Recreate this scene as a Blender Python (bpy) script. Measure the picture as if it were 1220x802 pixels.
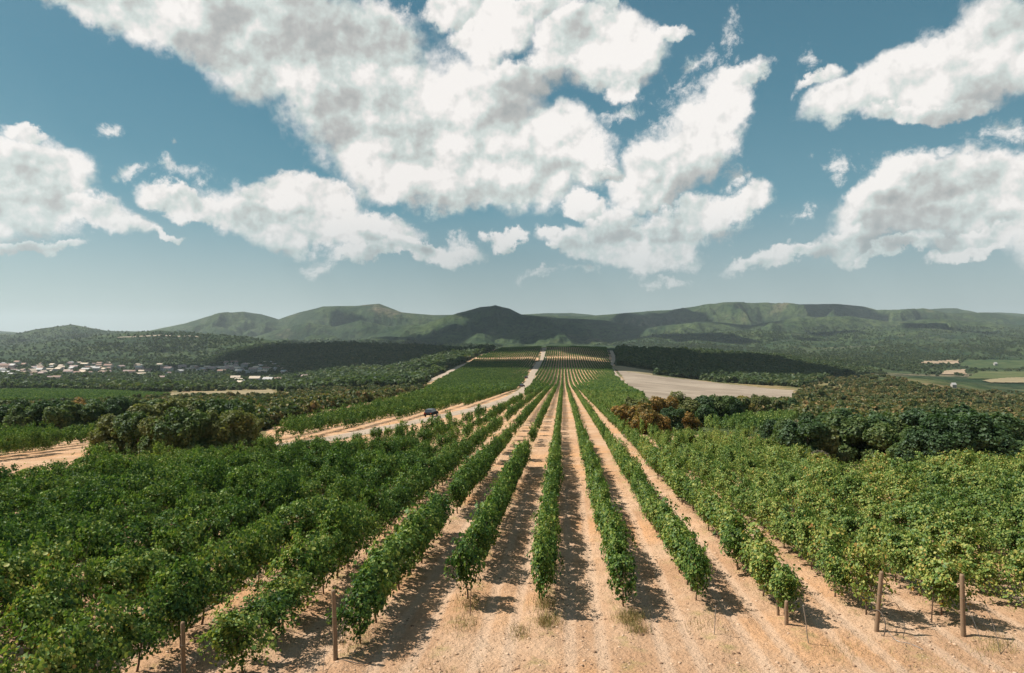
import bpy, math, random
import numpy as np
from math import radians, sin, cos, pi

for o in list(bpy.data.objects): bpy.data.objects.remove(o)
S = bpy.context.scene
COL = S.collection
rng = np.random.default_rng(7)
random.seed(7)

# ------------------------------------------------------------------ camera
F = 813.333; CX = 610.0; HOR = 405.0; CAMZ = 7.9
cam_d = bpy.data.cameras.new('camera'); cam = bpy.data.objects.new('camera', cam_d); COL.objects.link(cam)
cam.location = (0, 0, CAMZ); cam.rotation_euler = (radians(90), 0, 0)
cam_d.lens = 24; cam_d.sensor_width = 36; cam_d.shift_y = 4 / 1220
cam_d.clip_start = 0.5; cam_d.clip_end = 60000
S.camera = cam

# ------------------------------------------------------------------ light
SUN = np.array([-0.74, 0.14, 1.0]); SUN /= np.linalg.norm(SUN)
sun_el = math.asin(SUN[2]); sun_az = math.atan2(SUN[0], SUN[1])
sl = bpy.data.lights.new('sun', 'SUN'); sl.energy = 4.8; sl.angle = radians(0.5); sl.color = (1.0, 0.93, 0.84)
so = bpy.data.objects.new('sun', sl); COL.objects.link(so); so.location = (0, 0, 300)
from mathutils import Vector
so.rotation_euler = Vector(SUN).to_track_quat('Z', 'Y').to_euler()
S.view_settings.view_transform = 'Standard'; S.view_settings.look = 'None'
S.view_settings.exposure = 0.63; S.view_settings.gamma = 1.0; S.view_settings.use_curve_mapping = False
S.render.engine = 'CYCLES'
S.cycles.max_bounces = 6; S.cycles.diffuse_bounces = 2; S.cycles.transmission_bounces = 3
S.cycles.volume_bounces = 0; S.cycles.transparent_max_bounces = 4
S.cycles.use_denoising = True

# ------------------------------------------------------------------ node helper
class NT:
    def __init__(s, tree): s.t = tree; s.n = tree.nodes; s.l = tree.links
    def new(s, typ, **kw):
        nd = s.n.new(typ)
        for k, v in kw.items(): setattr(nd, k, v)
        return nd
    def put(s, sock, v):
        if v is None: return
        if isinstance(v, bpy.types.NodeSocket): s.l.new(v, sock)
        else: sock.default_value = v
    def m(s, op, a, b=None, c=None, clamp=False):
        nd = s.new('ShaderNodeMath', operation=op, use_clamp=clamp)
        s.put(nd.inputs[0], a)
        if b is not None: s.put(nd.inputs[1], b)
        if c is not None: s.put(nd.inputs[2], c)
        return nd.outputs[0]
    def vm(s, op, a, b=None, scale=None):
        nd = s.new('ShaderNodeVectorMath', operation=op)
        s.put(nd.inputs[0], a)
        if b is not None: s.put(nd.inputs[1], b)
        if scale is not None: s.put(nd.inputs[3], scale)
        return nd.outputs['Value'] if op in ('LENGTH', 'DOT_PRODUCT', 'DISTANCE') else nd.outputs[0]
    def noise(s, vec, scale, detail=4, rough=.55, lac=2.0, color=False, dist=0):
        nd = s.new('ShaderNodeTexNoise'); s.put(nd.inputs['Vector'], vec)
        nd.inputs['Scale'].default_value = scale; nd.inputs['Detail'].default_value = detail
        nd.inputs['Roughness'].default_value = rough; nd.inputs['Lacunarity'].default_value = lac
        nd.inputs['Distortion'].default_value = dist
        return nd.outputs['Color' if color else 'Fac']
    def vor(s, vec, scale, feature='F1', out='Distance', rand=1):
        nd = s.new('ShaderNodeTexVoronoi', feature=feature); s.put(nd.inputs['Vector'], vec)
        nd.inputs['Scale'].default_value = scale; nd.inputs['Randomness'].default_value = rand
        return nd.outputs[out]
    def mix(s, f, a, b, mode='MIX'):
        nd = s.new('ShaderNodeMix', data_type='RGBA', blend_type=mode)
        s.put(nd.inputs[0], f)
        s.put(nd.inputs[6], a if isinstance(a, bpy.types.NodeSocket) else (*a, 1)[:4])
        s.put(nd.inputs[7], b if isinstance(b, bpy.types.NodeSocket) else (*b, 1)[:4])
        return nd.outputs[2]
    def ss(s, v, lo, hi, a=0., b=1., interp='SMOOTHSTEP'):
        nd = s.new('ShaderNodeMapRange', interpolation_type=interp)
        s.put(nd.inputs[0], v); s.put(nd.inputs[1], lo); s.put(nd.inputs[2], hi); s.put(nd.inputs[3], a); s.put(nd.inputs[4], b)
        return nd.outputs[0]
    def ramp(s, v, stops):
        nd = s.new('ShaderNodeValToRGB'); s.put(nd.inputs[0], v); e = nd.color_ramp.elements
        while len(e) < len(stops): e.new(0.5)
        for i, (p, c) in enumerate(stops): e[i].position = p; e[i].color = (*c, 1)
        return nd.outputs[0]
    def xyz(s, v):
        nd = s.new('ShaderNodeSeparateXYZ'); s.put(nd.inputs[0], v); return nd.outputs
    def comb(s, x=0., y=0., z=0.):
        nd = s.new('ShaderNodeCombineXYZ'); s.put(nd.inputs[0], x); s.put(nd.inputs[1], y); s.put(nd.inputs[2], z); return nd.outputs[0]

# ------------------------------------------------------------------ world: Nishita sky with a field of cumulus
W = bpy.data.worlds.new('World'); S.world = W; W.use_nodes = True
W.node_tree.nodes.clear(); w = NT(W.node_tree)
SKY_STR = 0.1; SKG = 1.0
sky = w.new('ShaderNodeTexSky', sky_type='NISHITA'); sky.sun_disc = False
sky.sun_elevation = sun_el; sky.sun_rotation = sun_az; sky.altitude = 200; sky.air_density = 1.0; sky.dust_density = 1.6; sky.ozone_density = 1.5
D = w.new('ShaderNodeTexCoord').outputs['Generated']
dx, dy, dz = w.xyz(D)
ysafe = w.m('MAXIMUM', dy, 0.08)
U = w.m('DIVIDE', dx, ysafe); V = w.m('DIVIDE', dz, ysafe)          # tangent-plane angles of the view direction, 1 = 45 degrees
P0 = w.comb(U, V, 0.)
GAIN = 2 ** -0.55                                                       # the picture's exposure, taken back out of the sky
hs = w.new('ShaderNodeHueSaturation'); hs.inputs['Saturation'].default_value = 0.9; w.put(hs.inputs['Color'], sky.outputs[0])
elev = w.m('ARCSINE', dz)
tint = w.ramp(w.m('DIVIDE', elev, 0.8), [(0.0, (.56, .575, .555)), (0.10, (.38, .44, .445)), (0.24, (.115, .27, .33)), (0.42, (.052, .185, .255)), (0.7, (.032, .125, .19)), (1.0, (.03, .12, .20))])
tint = w.vm('SCALE', tint, scale=GAIN / SKY_STR)
skyc = w.mix(.72, w.vm('MULTIPLY', hs.outputs[0], (.55 * GAIN, .95 * GAIN, .95 * GAIN)), tint)
# warp the directions with turbulence, then union of lobes
wn = w.noise(D, 11.0, 10, .66, color=True)
warp = w.vm('SCALE', w.vm('SUBTRACT', wn, (.5, .5, .5)), scale=0.12)
wn2 = w.noise(D, 3.2, 3, .5, color=True)
warp2 = w.vm('SCALE', w.vm('SUBTRACT', wn2, (.5, .5, .5)), scale=0.05)
P = w.vm('ADD', w.vm('ADD', P0, warp), warp2)
def E(px, py, rx, ry, rot=0): return ((px - CX) / F, (HOR - py) / F, rx / F, ry / F, radians(rot))
LOBES = [E(*a) for a in [
    # the great cloud, upper left to centre
    (100, -14, 80, 34, -25), (150, -20, 110, 44, -25), (230, 15, 130, 60, -25), (330, 45, 150, 80, -20), (390, 100, 110, 62, -32), (430, 50, 75, 60, 0), (450, 130, 120, 85, -20), (470, 185, 90, 58, -8), (560, 140, 105, 68, 0), (590, 190, 125, 62, -6),
    (540, 215, 110, 38, -4), (660, 165, 60, 45, 0), (690, 195, 60, 36, 8), (540, 15, 34, 32, 0), (575, 60, 40, 38, 0), (600, 30, 40, 34, 0), (620, 95, 45, 30, 0),
    (700, 45, 72, 40, -12), (735, 75, 62, 40, 0), (735, 105, 24, 26, 0), (665, 60, 40, 45, 0), (790, 60, 34, 14, 20), (640, 5, 50, 18, 0), (722, 5, 14, 18, 0),
    # left clouds
    (15, 195, 62, 38, -5), (60, 215, 66, 40, -14), (20, 240, 110, 42, -8), (115, 258, 78, 24, -18), (150, 272, 48, 12, -14), (35, 297, 68, 8, 2), (-60, 240, 120, 60, 0), (35, 165, 26, 12, -20), (195, 283, 26, 6, -8),
    # left of centre low cloud
    (325, 228, 58, 24, -6), (385, 240, 62, 26, -8), (340, 258, 100, 32, -8), (235, 250, 62, 16, -14), (430, 275, 82, 26, -6), (505, 296, 70, 16, -4), (600, 292, 22, 11, 0), (450, 300, 70, 12, 0),
    # centre right column
    (885, 92, 36, 20, 35), (865, 130, 50, 34, 60), (835, 170, 62, 44, 50), (800, 200, 62, 42, 30), (770, 225, 48, 30, 10), (730, 205, 20, 14, 0), (700, 295, 60, 20, 0), (740, 270, 45, 28, 0), (760, 290, 80, 26, 6), (830, 262, 84, 28, 14), (890, 245, 42, 22, 14), (695, 249, 30, 17, -8),
    (655, 288, 20, 10, 0), (657, 307, 13, 7, 0),
    # upper right
    (1015, 120, 66, 30, 25), (1070, 98, 80, 34, 20), (1130, 85, 90, 46, 22), (1200, 55, 80, 60, 25), (975, 98, 34, 12, 30), (1290, 60, 90, 70, 0), (1110, 130, 80, 18, 8),
    # right low
    (1090, 205, 48, 28, 15), (1060, 240, 72, 30, 20), (1150, 215, 90, 38, 0), (1220, 215, 80, 40, 0), (1120, 250, 130, 40, 6), (1030, 280, 62, 22, 15), (930, 305, 80, 12, 3), (990, 296, 70, 14, 8), (1180, 285, 90, 20, 4), (1060, 300, 60, 9, 6), (1160, 303, 60, 8, 8), (1300, 260, 120, 70, 0),
]]
SCRAPS = [E(*a) for a in [
    (812, 122, 34, 16, 45), (1190, 155, 42, 17, 8), (965, 72, 15, 12, 40), (172, 215, 24, 9, 0), (133, 160, 16, 9, 0), (870, 55, 13, 20, 0), (960, 255, 22, 9, 20), (200, 172, 9, 7, 0), (225, 215, 34, 18, -12), (800, 150, 26, 36, -20), (830, 90, 26, 12, 20), (640, 100, 26, 20, 0), (1008, 205, 24, 14, 0),
    (640, 330, 46, 6, 2), (790, 322, 34, 5, 0), (690, 326, 34, 6, 5), (385, 312, 24, 8, 0), (300, 215, 20, 10, 20), (550, 285, 18, 9, 0), (760, 190, 20, 18, 0), (480, 15, 20, 14, 0), (1120, 178, 16, 8, 0), (880, 215, 20, 12, 0), (740, 145, 30, 14, 30)]]
SDIR = (-0.5, 0.866)                                                       # towards the sun, across the sky in front
def union(lobes, vec, k, lit=False):
    acc = None; v0 = vec; val = None
    for q, (cx_, cy_, rx, ry, rt) in enumerate(lobes):
        if q and q % 5 == 0: vec = w.vm('MULTIPLY_ADD', acc, (1e-6, 1e-6, 1e-6)); w.l.new(v0, vec.node.inputs[2])   # evaluated in batches
        mp = w.new('ShaderNodeMapping', vector_type='TEXTURE'); w.put(mp.inputs[0], vec)
        mp.inputs[1].default_value = (cx_, cy_, 0); mp.inputs[2].default_value = (0, 0, rt); mp.inputs[3].default_value = (rx, ry, 1)
        ln = w.vm('LENGTH', mp.outputs[0])
        if lit:
            sl_ = (SDIR[0] * cos(rt) + SDIR[1] * sin(rt), -SDIR[0] * sin(rt) + SDIR[1] * cos(rt), 0.)
            dv = w.vm('DOT_PRODUCT', mp.outputs[0], sl_)
            if val is None: val = dv
            else:
                t = w.ss(w.m('SUBTRACT', acc, ln), -.22, .22); val = w.m('MULTIPLY_ADD', t, w.m('SUBTRACT', dv, val), val)
        acc = ln if acc is None else w.m('SMOOTH_MIN', acc, ln, k)
    return (acc, val) if lit else acc
dist, lobe_lit = union(LOBES, P, 0.16, True)
field = w.m('SUBTRACT', 1.0, dist)
# generic cumulus for the rest of the sky, away from the photographed part
gen = w.noise(D, 3.4, 7, .6)
aside = w.ss(dy, 0.68, 0.5)
aside = w.m('MULTIPLY', aside, w.ss(dz, 0.06, 0.2))
over = w.ss(V, 0.62, 0.8)
aside = w.m('MAXIMUM', aside, over)
field = w.m('MAXIMUM', field, w.m('SUBTRACT', w.m('MULTIPLY', w.m('SUBTRACT', gen, 0.56), w.m('MULTIPLY', aside, 5.0)), w.m('MULTIPLY', w.m('SUBTRACT', 1.0, aside), 3.0)))
n1 = w.noise(D, 26.0, 8, .62)
n0 = w.noise(D, 9.5, 5, .55)
def puff(vec, sc):
    nd = w.new('ShaderNodeTexVoronoi', feature='F1'); w.put(nd.inputs['Vector'], vec); nd.inputs['Scale'].default_value = sc
    nd.inputs['Detail'].default_value = 3; nd.inputs['Roughness'].default_value = .55; nd.normalize = True; return nd.outputs['Distance']
Dw = w.vm('ADD', D, w.vm('SCALE', w.vm('SUBTRACT', wn, (.5, .5, .5)), scale=0.03))
pf = puff(Dw, 17.0)
edge = w.m('ADD', field, w.m('MULTIPLY', w.m('SUBTRACT', n1, 0.5), 0.66))
edge = w.m('ADD', edge, w.m('MULTIPLY', w.m('SUBTRACT', n0, 0.5), 0.40))
edge = w.m('ADD', edge, w.m('MULTIPLY', w.m('SUBTRACT', 0.42, pf), 0.55))
alpha = w.ss(edge, -0.06, 0.36)
wf = w.noise(D, 34.0, 9, .72, dist=.4)
wisp = w.m('ADD', w.m('SUBTRACT', 0.62, w.m('MULTIPLY', union(SCRAPS, P, 0.1), 0.55)), w.m('MULTIPLY', w.m('SUBTRACT', wf, 0.5), 2.6))
wisp = w.m('MULTIPLY', w.ss(wisp, 0.05, 0.75), 0.85)
# frayed fringe round the big clouds
fringe = w.m('MULTIPLY', w.ss(w.m('ADD', edge, w.m('MULTIPLY', w.m('SUBTRACT', wf, 0.5), 1.3)), 0.0, 0.6), 0.42)
alpha = w.m('MAXIMUM', alpha, w.m('MAXIMUM', wisp, fringe))
# painted light and shade of the billows, from turbulence offset towards the sun
Loff = (-0.010, 0.0, 0.016)
def relief_shade(scale, det, k, off):
    D2 = w.vm('ADD', D, tuple(k * c for c in off))
    return w.m('SUBTRACT', w.noise(D, scale, det, .55), w.noise(D2, scale, det, .55))
rel = w.m('ADD', w.m('MULTIPLY', relief_shade(7.0, 5, 2.2, Loff), 1.5), w.m('MULTIPLY', relief_shade(20.0, 5, 0.9, Loff), 1.0))
BASE_SHADE = [E(*a) for a in [(320, 0, 240, 72, -12), (430, 132, 95, 34, -5), (560, 190, 130, 12, -4), (250, 60, 60, 22, -25), (1190, 118, 120, 22, 12), (1010, 135, 80, 12, 8),
    (30, 240, 90, 14, -5), (345, 262, 80, 12, -5), (820, 235, 60, 18, 40), (1160, 258, 150, 13, 3), (1110, 225, 110, 16, 10), (1100, 283, 110, 9, 3), (700, 95, 60, 16, -5), (780, 287, 70, 9, 5), (460, 285, 70, 7, -4)]]  # grey undersides: shade painted into the cloud colour
Pb = w.vm('ADD', P0, w.vm('SCALE', w.vm('SUBTRACT', w.noise(D, 6.0, 5, .55, color=True), (.5, .5, .5)), scale=0.10))
bd = w.m('SUBTRACT', 1.0, union(BASE_SHADE, Pb, 0.3))
basef = w.ss(bd, -0.65, 0.55)
thick = w.ss(edge, 0.05, 1.1)
pf2 = puff(w.vm('ADD', Dw, (-.012, 0, .018)), 17.0)
rel = w.m('ADD', rel, w.m('MULTIPLY', w.m('SUBTRACT', pf2, pf), 0.42))
shade = w.m('ADD', w.m('MULTIPLY', basef, 0.31), w.m('MULTIPLY', thick, 0.05))
shade = w.m('SUBTRACT', shade, w.m('MULTIPLY', w.ss(lobe_lit, -1., 1., -1., 1., 'LINEAR'), 0.30))
shade = w.m('ADD', shade, w.m('MULTIPLY', w.m('SUBTRACT', n0, 0.5), 0.14))
fine = relief_shade(46.0, 5, 0.5, Loff)
shade = w.m('ADD', shade, 0.07); shade = w.m('SUBTRACT', shade, w.m('MULTIPLY', fine, 0.55))
shade = w.m('SUBTRACT', shade, w.m('MULTIPLY', rel, 1.5), clamp=True)
cl = w.ramp(shade, [(0.0, (.94 * GAIN, .90 * GAIN, .865 * GAIN)), (0.14, (.83 * GAIN, .80 * GAIN, .77 * GAIN)), (0.34, (.63 * GAIN, .69 * GAIN, .66 * GAIN)), (0.62, (.50 * GAIN, .50 * GAIN, .485 * GAIN)), (1.0, (.36 * GAIN, .38 * GAIN, .375 * GAIN))])
cl = w.vm('SCALE', cl, scale=1 / SKY_STR)
thinfar = w.ss(V, 0.06, 0.22, 0.55, 1.0)                                  # clouds near the horizon are seen through more air
col = w.mix(w.m('MULTIPLY', w.m('MULTIPLY', alpha, thinfar), 0.97), skyc, cl)
bg = w.new('ShaderNodeBackground'); w.put(bg.inputs[0], col); bg.inputs[1].default_value = SKY_STR
wo = w.new('ShaderNodeOutputWorld'); w.l.new(bg.outputs[0], wo.inputs[0])
W.cycles.sampling_method = 'MANUAL'; W.cycles.sample_map_resolution = 512

# ------------------------------------------------------------------ numpy noise
_perm = np.random.default_rng(3).permutation(4096); _g = np.random.default_rng(4).random(4096) * 2 - 1
def vnoise(x, y):
    xi = np.floor(x).astype(np.int64); yi = np.floor(y).astype(np.int64); fx = x - xi; fy = y - yi
    fx = fx * fx * fx * (fx * (fx * 6 - 15) + 10); fy = fy * fy * fy * (fy * (fy * 6 - 15) + 10)
    h = lambda a, b: _g[_perm[(_perm[a & 4095] + b) & 4095]]
    return (h(xi, yi) * (1 - fx) + h(xi + 1, yi) * fx) * (1 - fy) + (h(xi, yi + 1) * (1 - fx) + h(xi + 1, yi + 1) * fx) * fy
def fbm(x, y, oct=4, gain=.5):
    a = 1; s = 0; t = 0
    for i in range(oct): s = s + a * vnoise(x * 2 ** i + 17 * i, y * 2 ** i + 31 * i); t += a; a *= gain
    return s / t
def ridged(x, y, oct=4):
    a = 1; s = 0; t = 0
    for i in range(oct): s = s + a * (1 - 2 * np.abs(vnoise(x * 2 ** i + 7 * i, y * 2 ** i + 3 * i))); t += a; a *= .5
    return s / t

# ------------------------------------------------------------------ terrain height
YS = np.array([5, 20, 50, 80, 120, 180, 260, 350, 500, 700, 1000, 1400, 2000, 3000, 5000, 14000], float)
plane = 442 + 6423 / YS
TAB = {
 -250: [0, 763, 572, 536, 518, 503, 487, 477, 467, 462, 451, 434, 422, 412, 404, 402],
 0:    [0, 763, 571, 533, 515, 499, 485, 476, 466, 461, 450, 433, 421, 411, 404, 402],
 150:  [0, 763, 571, 530, 511, 496, 483, 476, 467, 462, 451, 435, 423, 412, 404, 402],
 300:  [0, 763, 571, 526, 504, 489, 480, 475, 469, 463, 452, 437, 425, 412, 404, 402],
 450:  [0, 763, 571, 524, 498, 482, 473, 467, 461, 452, 440, 430, 424, 413, 405, 402],
 560:  [0, 763, 571, 523, 496, 479, 469, 463, 453, 437, 418, 426, 422, 413, 405, 402],
 671:  [0, 763, 571, 522, 495, 478, 467, 462, 451, 435, 414, 424, 421, 413, 405, 402],
 740:  [0, 763, 571, 522, 496, 480, 471, 464, 453, 437, 416, 425, 421, 413, 405, 402],
 850:  [0, 763, 571, 526, 502, 488, 479, 471, 460, 449, 433, 428, 421, 413, 405, 402],
 950:  [0, 763, 571, 533, 510, 494, 483, 474, 464, 454, 441, 430, 421, 412, 404, 402],
 1080: [0, 763, 571, 545, 520, 502, 489, 479, 463, 449, 452, 438, 424, 410, 404, 402],
 1220: [0, 763, 571, 545, 524, 510, 499, 489, 476, 467, 455, 440, 425, 410, 404, 402],
 1500: [0, 763, 571, 545, 524, 510, 499, 489, 476, 467, 455, 440, 425, 410, 404, 402]}
TPX = np.array(sorted(TAB), float)
TR = np.array([[TAB[int(p)][i] - plane[i] for i in range(len(YS))] for p in TPX])
TR[:, 0] = 0; TR[:, 1] = 0
LY = np.log(YS)
def cubic(xs, ys, x):          # monotone-ish Hermite interpolation along axis 0 of ys
    x = np.clip(x, xs[0], xs[-1]); i = np.clip(np.searchsorted(xs, x) - 1, 0, len(xs) - 2)
    h = xs[i + 1] - xs[i]; t = (x - xs[i]) / h
    d = np.gradient(ys, xs, axis=0)
    t2 = t * t; t3 = t2 * t
    if ys.ndim == 2:
        h = h[:, None]; t2 = t2[:, None]; t3 = t3[:, None]; t = t[:, None]
    return (2 * t3 - 3 * t2 + 1) * ys[i] + (t3 - 2 * t2 + t) * h * d[i] + (-2 * t3 + 3 * t2) * ys[i + 1] + (t3 - t2) * h * d[i + 1]
def sil(pts): return np.array([p[0] for p in pts], float), np.array([p[1] for p in pts], float)
# (depth of the crest, width in ln(depth), silhouette as bearing/elevation pairs, gully size, gully depth)
RIDGES = [
 (1750, .24, [(-400, 440), (200, 438), (235, 430), (280, 416), (340, 407), (420, 405), (500, 408), (560, 412), (600, 415), (680, 424), (760, 430), (1500, 440)], 260, .10),
 (1150, .20, [(-400, 450), (690, 440), (712, 420), (740, 411), (800, 411), (850, 414), (930, 419), (1000, 431), (1060, 444), (1200, 450), (1500, 450)], 160, .08),
 (2300, .22, [(-400, 420), (-100, 418), (0, 412), (60, 404), (120, 397), (190, 391), (250, 395), (320, 402), (400, 412), (500, 430), (1500, 430)], 420, .16),
 (2300, .18, [(-400, 430), (820, 430), (900, 424), (960, 417), (1010, 411), (1080, 407), (1200, 409), (1300, 405), (1500, 405)], 380, .16),
 (3500, .20, [(-400, 402), (-60, 388), (-20, 394), (12, 398), (40, 391), (85, 385), (130, 393), (180, 393), (240, 400), (330, 410), (1500, 420)], 600, .22),
 (3300, .20, [(-400, 420), (680, 412), (730, 404), (790, 396), (850, 393), (900, 391), (960, 395), (1020, 391), (1100, 389), (1180, 394), (1260, 390), (1500, 395)], 520, .26),
 (4000, .17, [(-400, 420), (400, 410), (450, 397), (500, 386), (545, 372), (572, 364.5), (590, 362.5), (607, 366), (622, 373), (660, 377), (720, 380), (770, 388), (820, 398), (900, 405), (1500, 410)], 650, .25),
 (2700, .14, [(-400, 440), (690, 432), (760, 411), (830, 403), (890, 409), (940, 402), (1000, 405), (1060, 398), (1120, 403), (1180, 399), (1260, 402), (1500, 405)], 330, .22),
 (3900, .13, [(-400, 430), (690, 420), (730, 400), (780, 388), (840, 381), (895, 386), (950, 377), (1010, 375), (1060, 382), (1120, 378), (1200, 385), (1300, 389), (1500, 395)], 420, .26),
 (4300, .12, [(-400, 430), (270, 410), (330, 392), (365, 383), (400, 388), (430, 380), (465, 388), (510, 384), (560, 396), (600, 410), (1500, 430)], 430, .28),
 (3200, .13, [(-400, 430), (420, 420), (480, 405), (540, 393), (600, 396), (650, 390), (700, 398), (760, 410), (830, 425), (1500, 430)], 380, .24),
 (5200, .17, [(-400, 385), (-100, 392), (80, 398), (160, 397), (220, 384), (260, 372), (290, 370), (312, 373), (332, 379), (355, 371), (385, 364), (425, 363), (452, 361), (478, 371), (515, 374), (560, 374), (620, 374), (690, 376), (740, 372), (800, 368), (860, 360),
   (900, 360), (950, 361), (1000, 361), (1030, 364), (1045, 368), (1075, 368), (1100, 366), (1130, 372), (1180, 371), (1220, 377), (1300, 383), (1500, 375)], 800, .30),
 (6800, .14, [(-400, 380), (-60, 386), (0, 393), (60, 400), (500, 380), (640, 373), (680, 372), (720, 376), (1060, 370), (1140, 366), (1200, 372), (1500, 372)], 900, .2)]
AZM = radians(46)
def terrain(x, y):
    r = np.hypot(x, y); az = np.arctan2(x, y); azc = np.clip(az, -AZM, AZM)
    u = np.tan(azc); Y = np.maximum(r * np.cos(azc), 5.0); px = u * F + CX
    # residual from the near plane, bicubic in (bearing, ln depth)
    ly = np.clip(np.log(Y), LY[0], LY[-1])
    pxc = np.clip(px, TPX[0], TPX[-1])
    i = np.clip(np.searchsorted(TPX, pxc) - 1, 0, len(TPX) - 2); t = (pxc - TPX[i]) / (TPX[i + 1] - TPX[i]); t = t * t * (3 - 2 * t)
    j = np.clip(np.searchsorted(LY, ly) - 1, 0, len(LY) - 2); h = LY[j + 1] - LY[j]; s = (ly - LY[j]) / h
    dd = np.gradient(TR, LY, axis=1)
    def row(ii):
        s2 = s * s; s3 = s2 * s
        return (2 * s3 - 3 * s2 + 1) * TR[ii, j] + (s3 - 2 * s2 + s) * h * dd[ii, j] + (-2 * s3 + 3 * s2) * TR[ii, j + 1] + (s3 - s2) * h * dd[ii, j + 1]
    res = row(i) * (1 - t) + row(i + 1) * t
    z = -0.04551 * Y - res / F * Y
    amp = np.interp(Y, [60, 150, 400, 900, 2000, 12000], [0, .15, .8, 3.0, 14, 22])
    inside = np.exp(-((px - 670) / 110) ** 2)
    z = z + amp * fbm(x / 170, y / 170, 4) * (1 - .85 * inside * (Y < 1300))
    base = z
    for (Y0, wd, pts, gs, gd) in RIDGES:
        sx, sy = sil(pts); pk = np.interp(px, sx, sy)
        pk = pk + .5 * fbm(px / 26 + Y0, px * 0, 3)
        top = -(pk - HOR) / F * Y0
        q = (np.log(Y) - math.log(Y0)) / wd
        f = np.exp(-q * q)
        g = ridged(x / (gs * .75) + Y0, y / (gs * 1.3), 5)
        rise = top - base
        lay = base + rise * f * (1 - gd * 11.0 * (1 - f ** 2.6) * np.clip(.62 - g, -.10, 1)) 
        k = 0.004 * Y0
        d = np.clip((lay - z) / k, -30, 30)
        z = np.where(rise > 0, z + k * np.log1p(np.exp(d)) - k * np.log1p(np.exp(np.clip((base - z) / k, -30, 30))) * 0, z) if False else np.where(lay > z, lay, z)
    # furrows and clods close by
    near = np.clip((75 - Y) / 30, 0, 1)
    o = x - 0.075 * y
    ph = (o + 0.65) / 2.6; fr = np.abs(ph - np.round(ph)) * 2.6          # distance from the nearest vine row
    headland = np.clip((21.5 - Y) / 3, 0, 1) * (o > -5)
    z = z + near * (1 - headland) * (0.09 * np.exp(-(fr / .45) ** 2) - 0.035 * np.exp(-((fr - .85) / .16) ** 2))
    z = z + near * (0.05 * fbm(x * .8, y * .8, 3) + 0.035 * fbm(x * 4, y * 4, 3))
    return z

azs = np.concatenate([np.linspace(-pi, radians(-42), 70)[:-1], np.linspace(radians(-42), radians(42), 1050), np.linspace(radians(42), pi, 70)[1:]])
rs = np.concatenate([np.linspace(0.5, 14, 14)[:-1], np.linspace(14, 48, 430)[:-1], np.geomspace(48, 700, 200)[:-1], np.geomspace(700, 7200, 330)[:-1], np.geomspace(7200, 14000, 14)])
R_, A_ = np.meshgrid(rs, azs, indexing='ij')
GX = R_ * np.sin(A_); GY = R_ * np.cos(A_); GZ = terrain(GX, GY)
GZ[R_ > 9000] -= (R_[R_ > 9000] - 9000) * .03
def Hh(x, y):
    x = np.atleast_1d(np.asarray(x, float)); y = np.atleast_1d(np.asarray(y, float))
    r = np.hypot(x, y); a = np.arctan2(x, y)
    i = np.clip(np.searchsorted(rs, r) - 1, 0, len(rs) - 2); j = np.clip(np.searchsorted(azs, a) - 1, 0, len(azs) - 2)
    t = np.clip((r - rs[i]) / (rs[i + 1] - rs[i]), 0, 1); s = (a - azs[j]) / (azs[j + 1] - azs[j])
    return (GZ[i, j] * (1 - t) + GZ[i + 1, j] * t) * (1 - s) + (GZ[i, j + 1] * (1 - t) + GZ[i + 1, j + 1] * t) * s
def H1(x, y): return float(Hh(x, y)[0])
def proj(x, y, z): return CX + F * x / y, HOR - F * (z - CAMZ) / y
_jl = np.where(np.abs(azs) < radians(41.9))[0]
_PY = HOR - F * (GZ[:, _jl] - CAMZ) / np.maximum(GY[:, _jl], .1)
_MN = np.minimum.accumulate(_PY, axis=0)
def hit(px, py):
    """first ground point seen along the bearing and depression of (px, py)"""
    a = math.atan((px - CX) / F); jj = int(np.argmin(np.abs(azs[_jl] - a))) if abs(a) < radians(41.8) else (0 if a < 0 else len(_jl) - 1)
    col = _MN[:, jj]; k = int(np.searchsorted(-col, -py))
    if k >= len(rs): return None
    k = max(k, 1); c0, c1 = col[k - 1], col[k]
    t = (c0 - py) / (c0 - c1) if c0 > c1 else 0.
    r = rs[k - 1] + (rs[k] - rs[k - 1]) * t
    return r * math.sin(a), r * math.cos(a)
def inpoly(px, py, poly):
    px = np.asarray(px, float); py = np.asarray(py, float); c = np.zeros(px.shape, bool); n = len(poly)
    for i in range(n):
        x1, y1 = poly[i]; x2, y2 = poly[(i + 1) % n]
        if y1 == y2: continue
        c ^= ((y1 > py) != (y2 > py)) & (px < (x2 - x1) * (py - y1) / (y2 - y1) + x1)
    return c

# field outlines, as bearing / depression pairs measured on the photograph
FA = [(-900, 790), (-300, 630), (0, 565), (60, 557), (130, 550), (180, 545), (300, 538), (380, 529), (440, 517.5), (500, 504), (560, 490), (600, 479), (624, 466), (633, 450), (643, 430), (652, 411), (722, 412), (727, 430),
      (732, 445), (746, 458), (765, 468), (775, 482), (762, 498), (770, 510), (800, 512), (880, 520), (930, 534), (975, 550), (1060, 556), (1100, 549), (1220, 553), (1600, 586), (2400, 3000), (-1500, 3000)]
FB = [(312, 521), (335, 503), (400, 488), (455, 478), (505, 464), (522, 452), (545, 440), (572, 424), (600, 413.5), (646, 412), (638, 428), (628, 448), (618, 465), (598, 477), (562, 488), (502, 501), (442, 515), (382, 525), (350, 530)]
FC = [(-350, 560), (-350, 520), (0, 514), (118, 510), (118, 529), (60, 541), (0, 551)]
FD = [(-300, 485), (-300, 466), (0, 463), (120, 466), (205, 470), (160, 477), (60, 479), (0, 484)]
FE = [(822, 517), (845, 500), (880, 494), (948, 490), (950, 503), (925, 521), (880, 521)]
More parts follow.
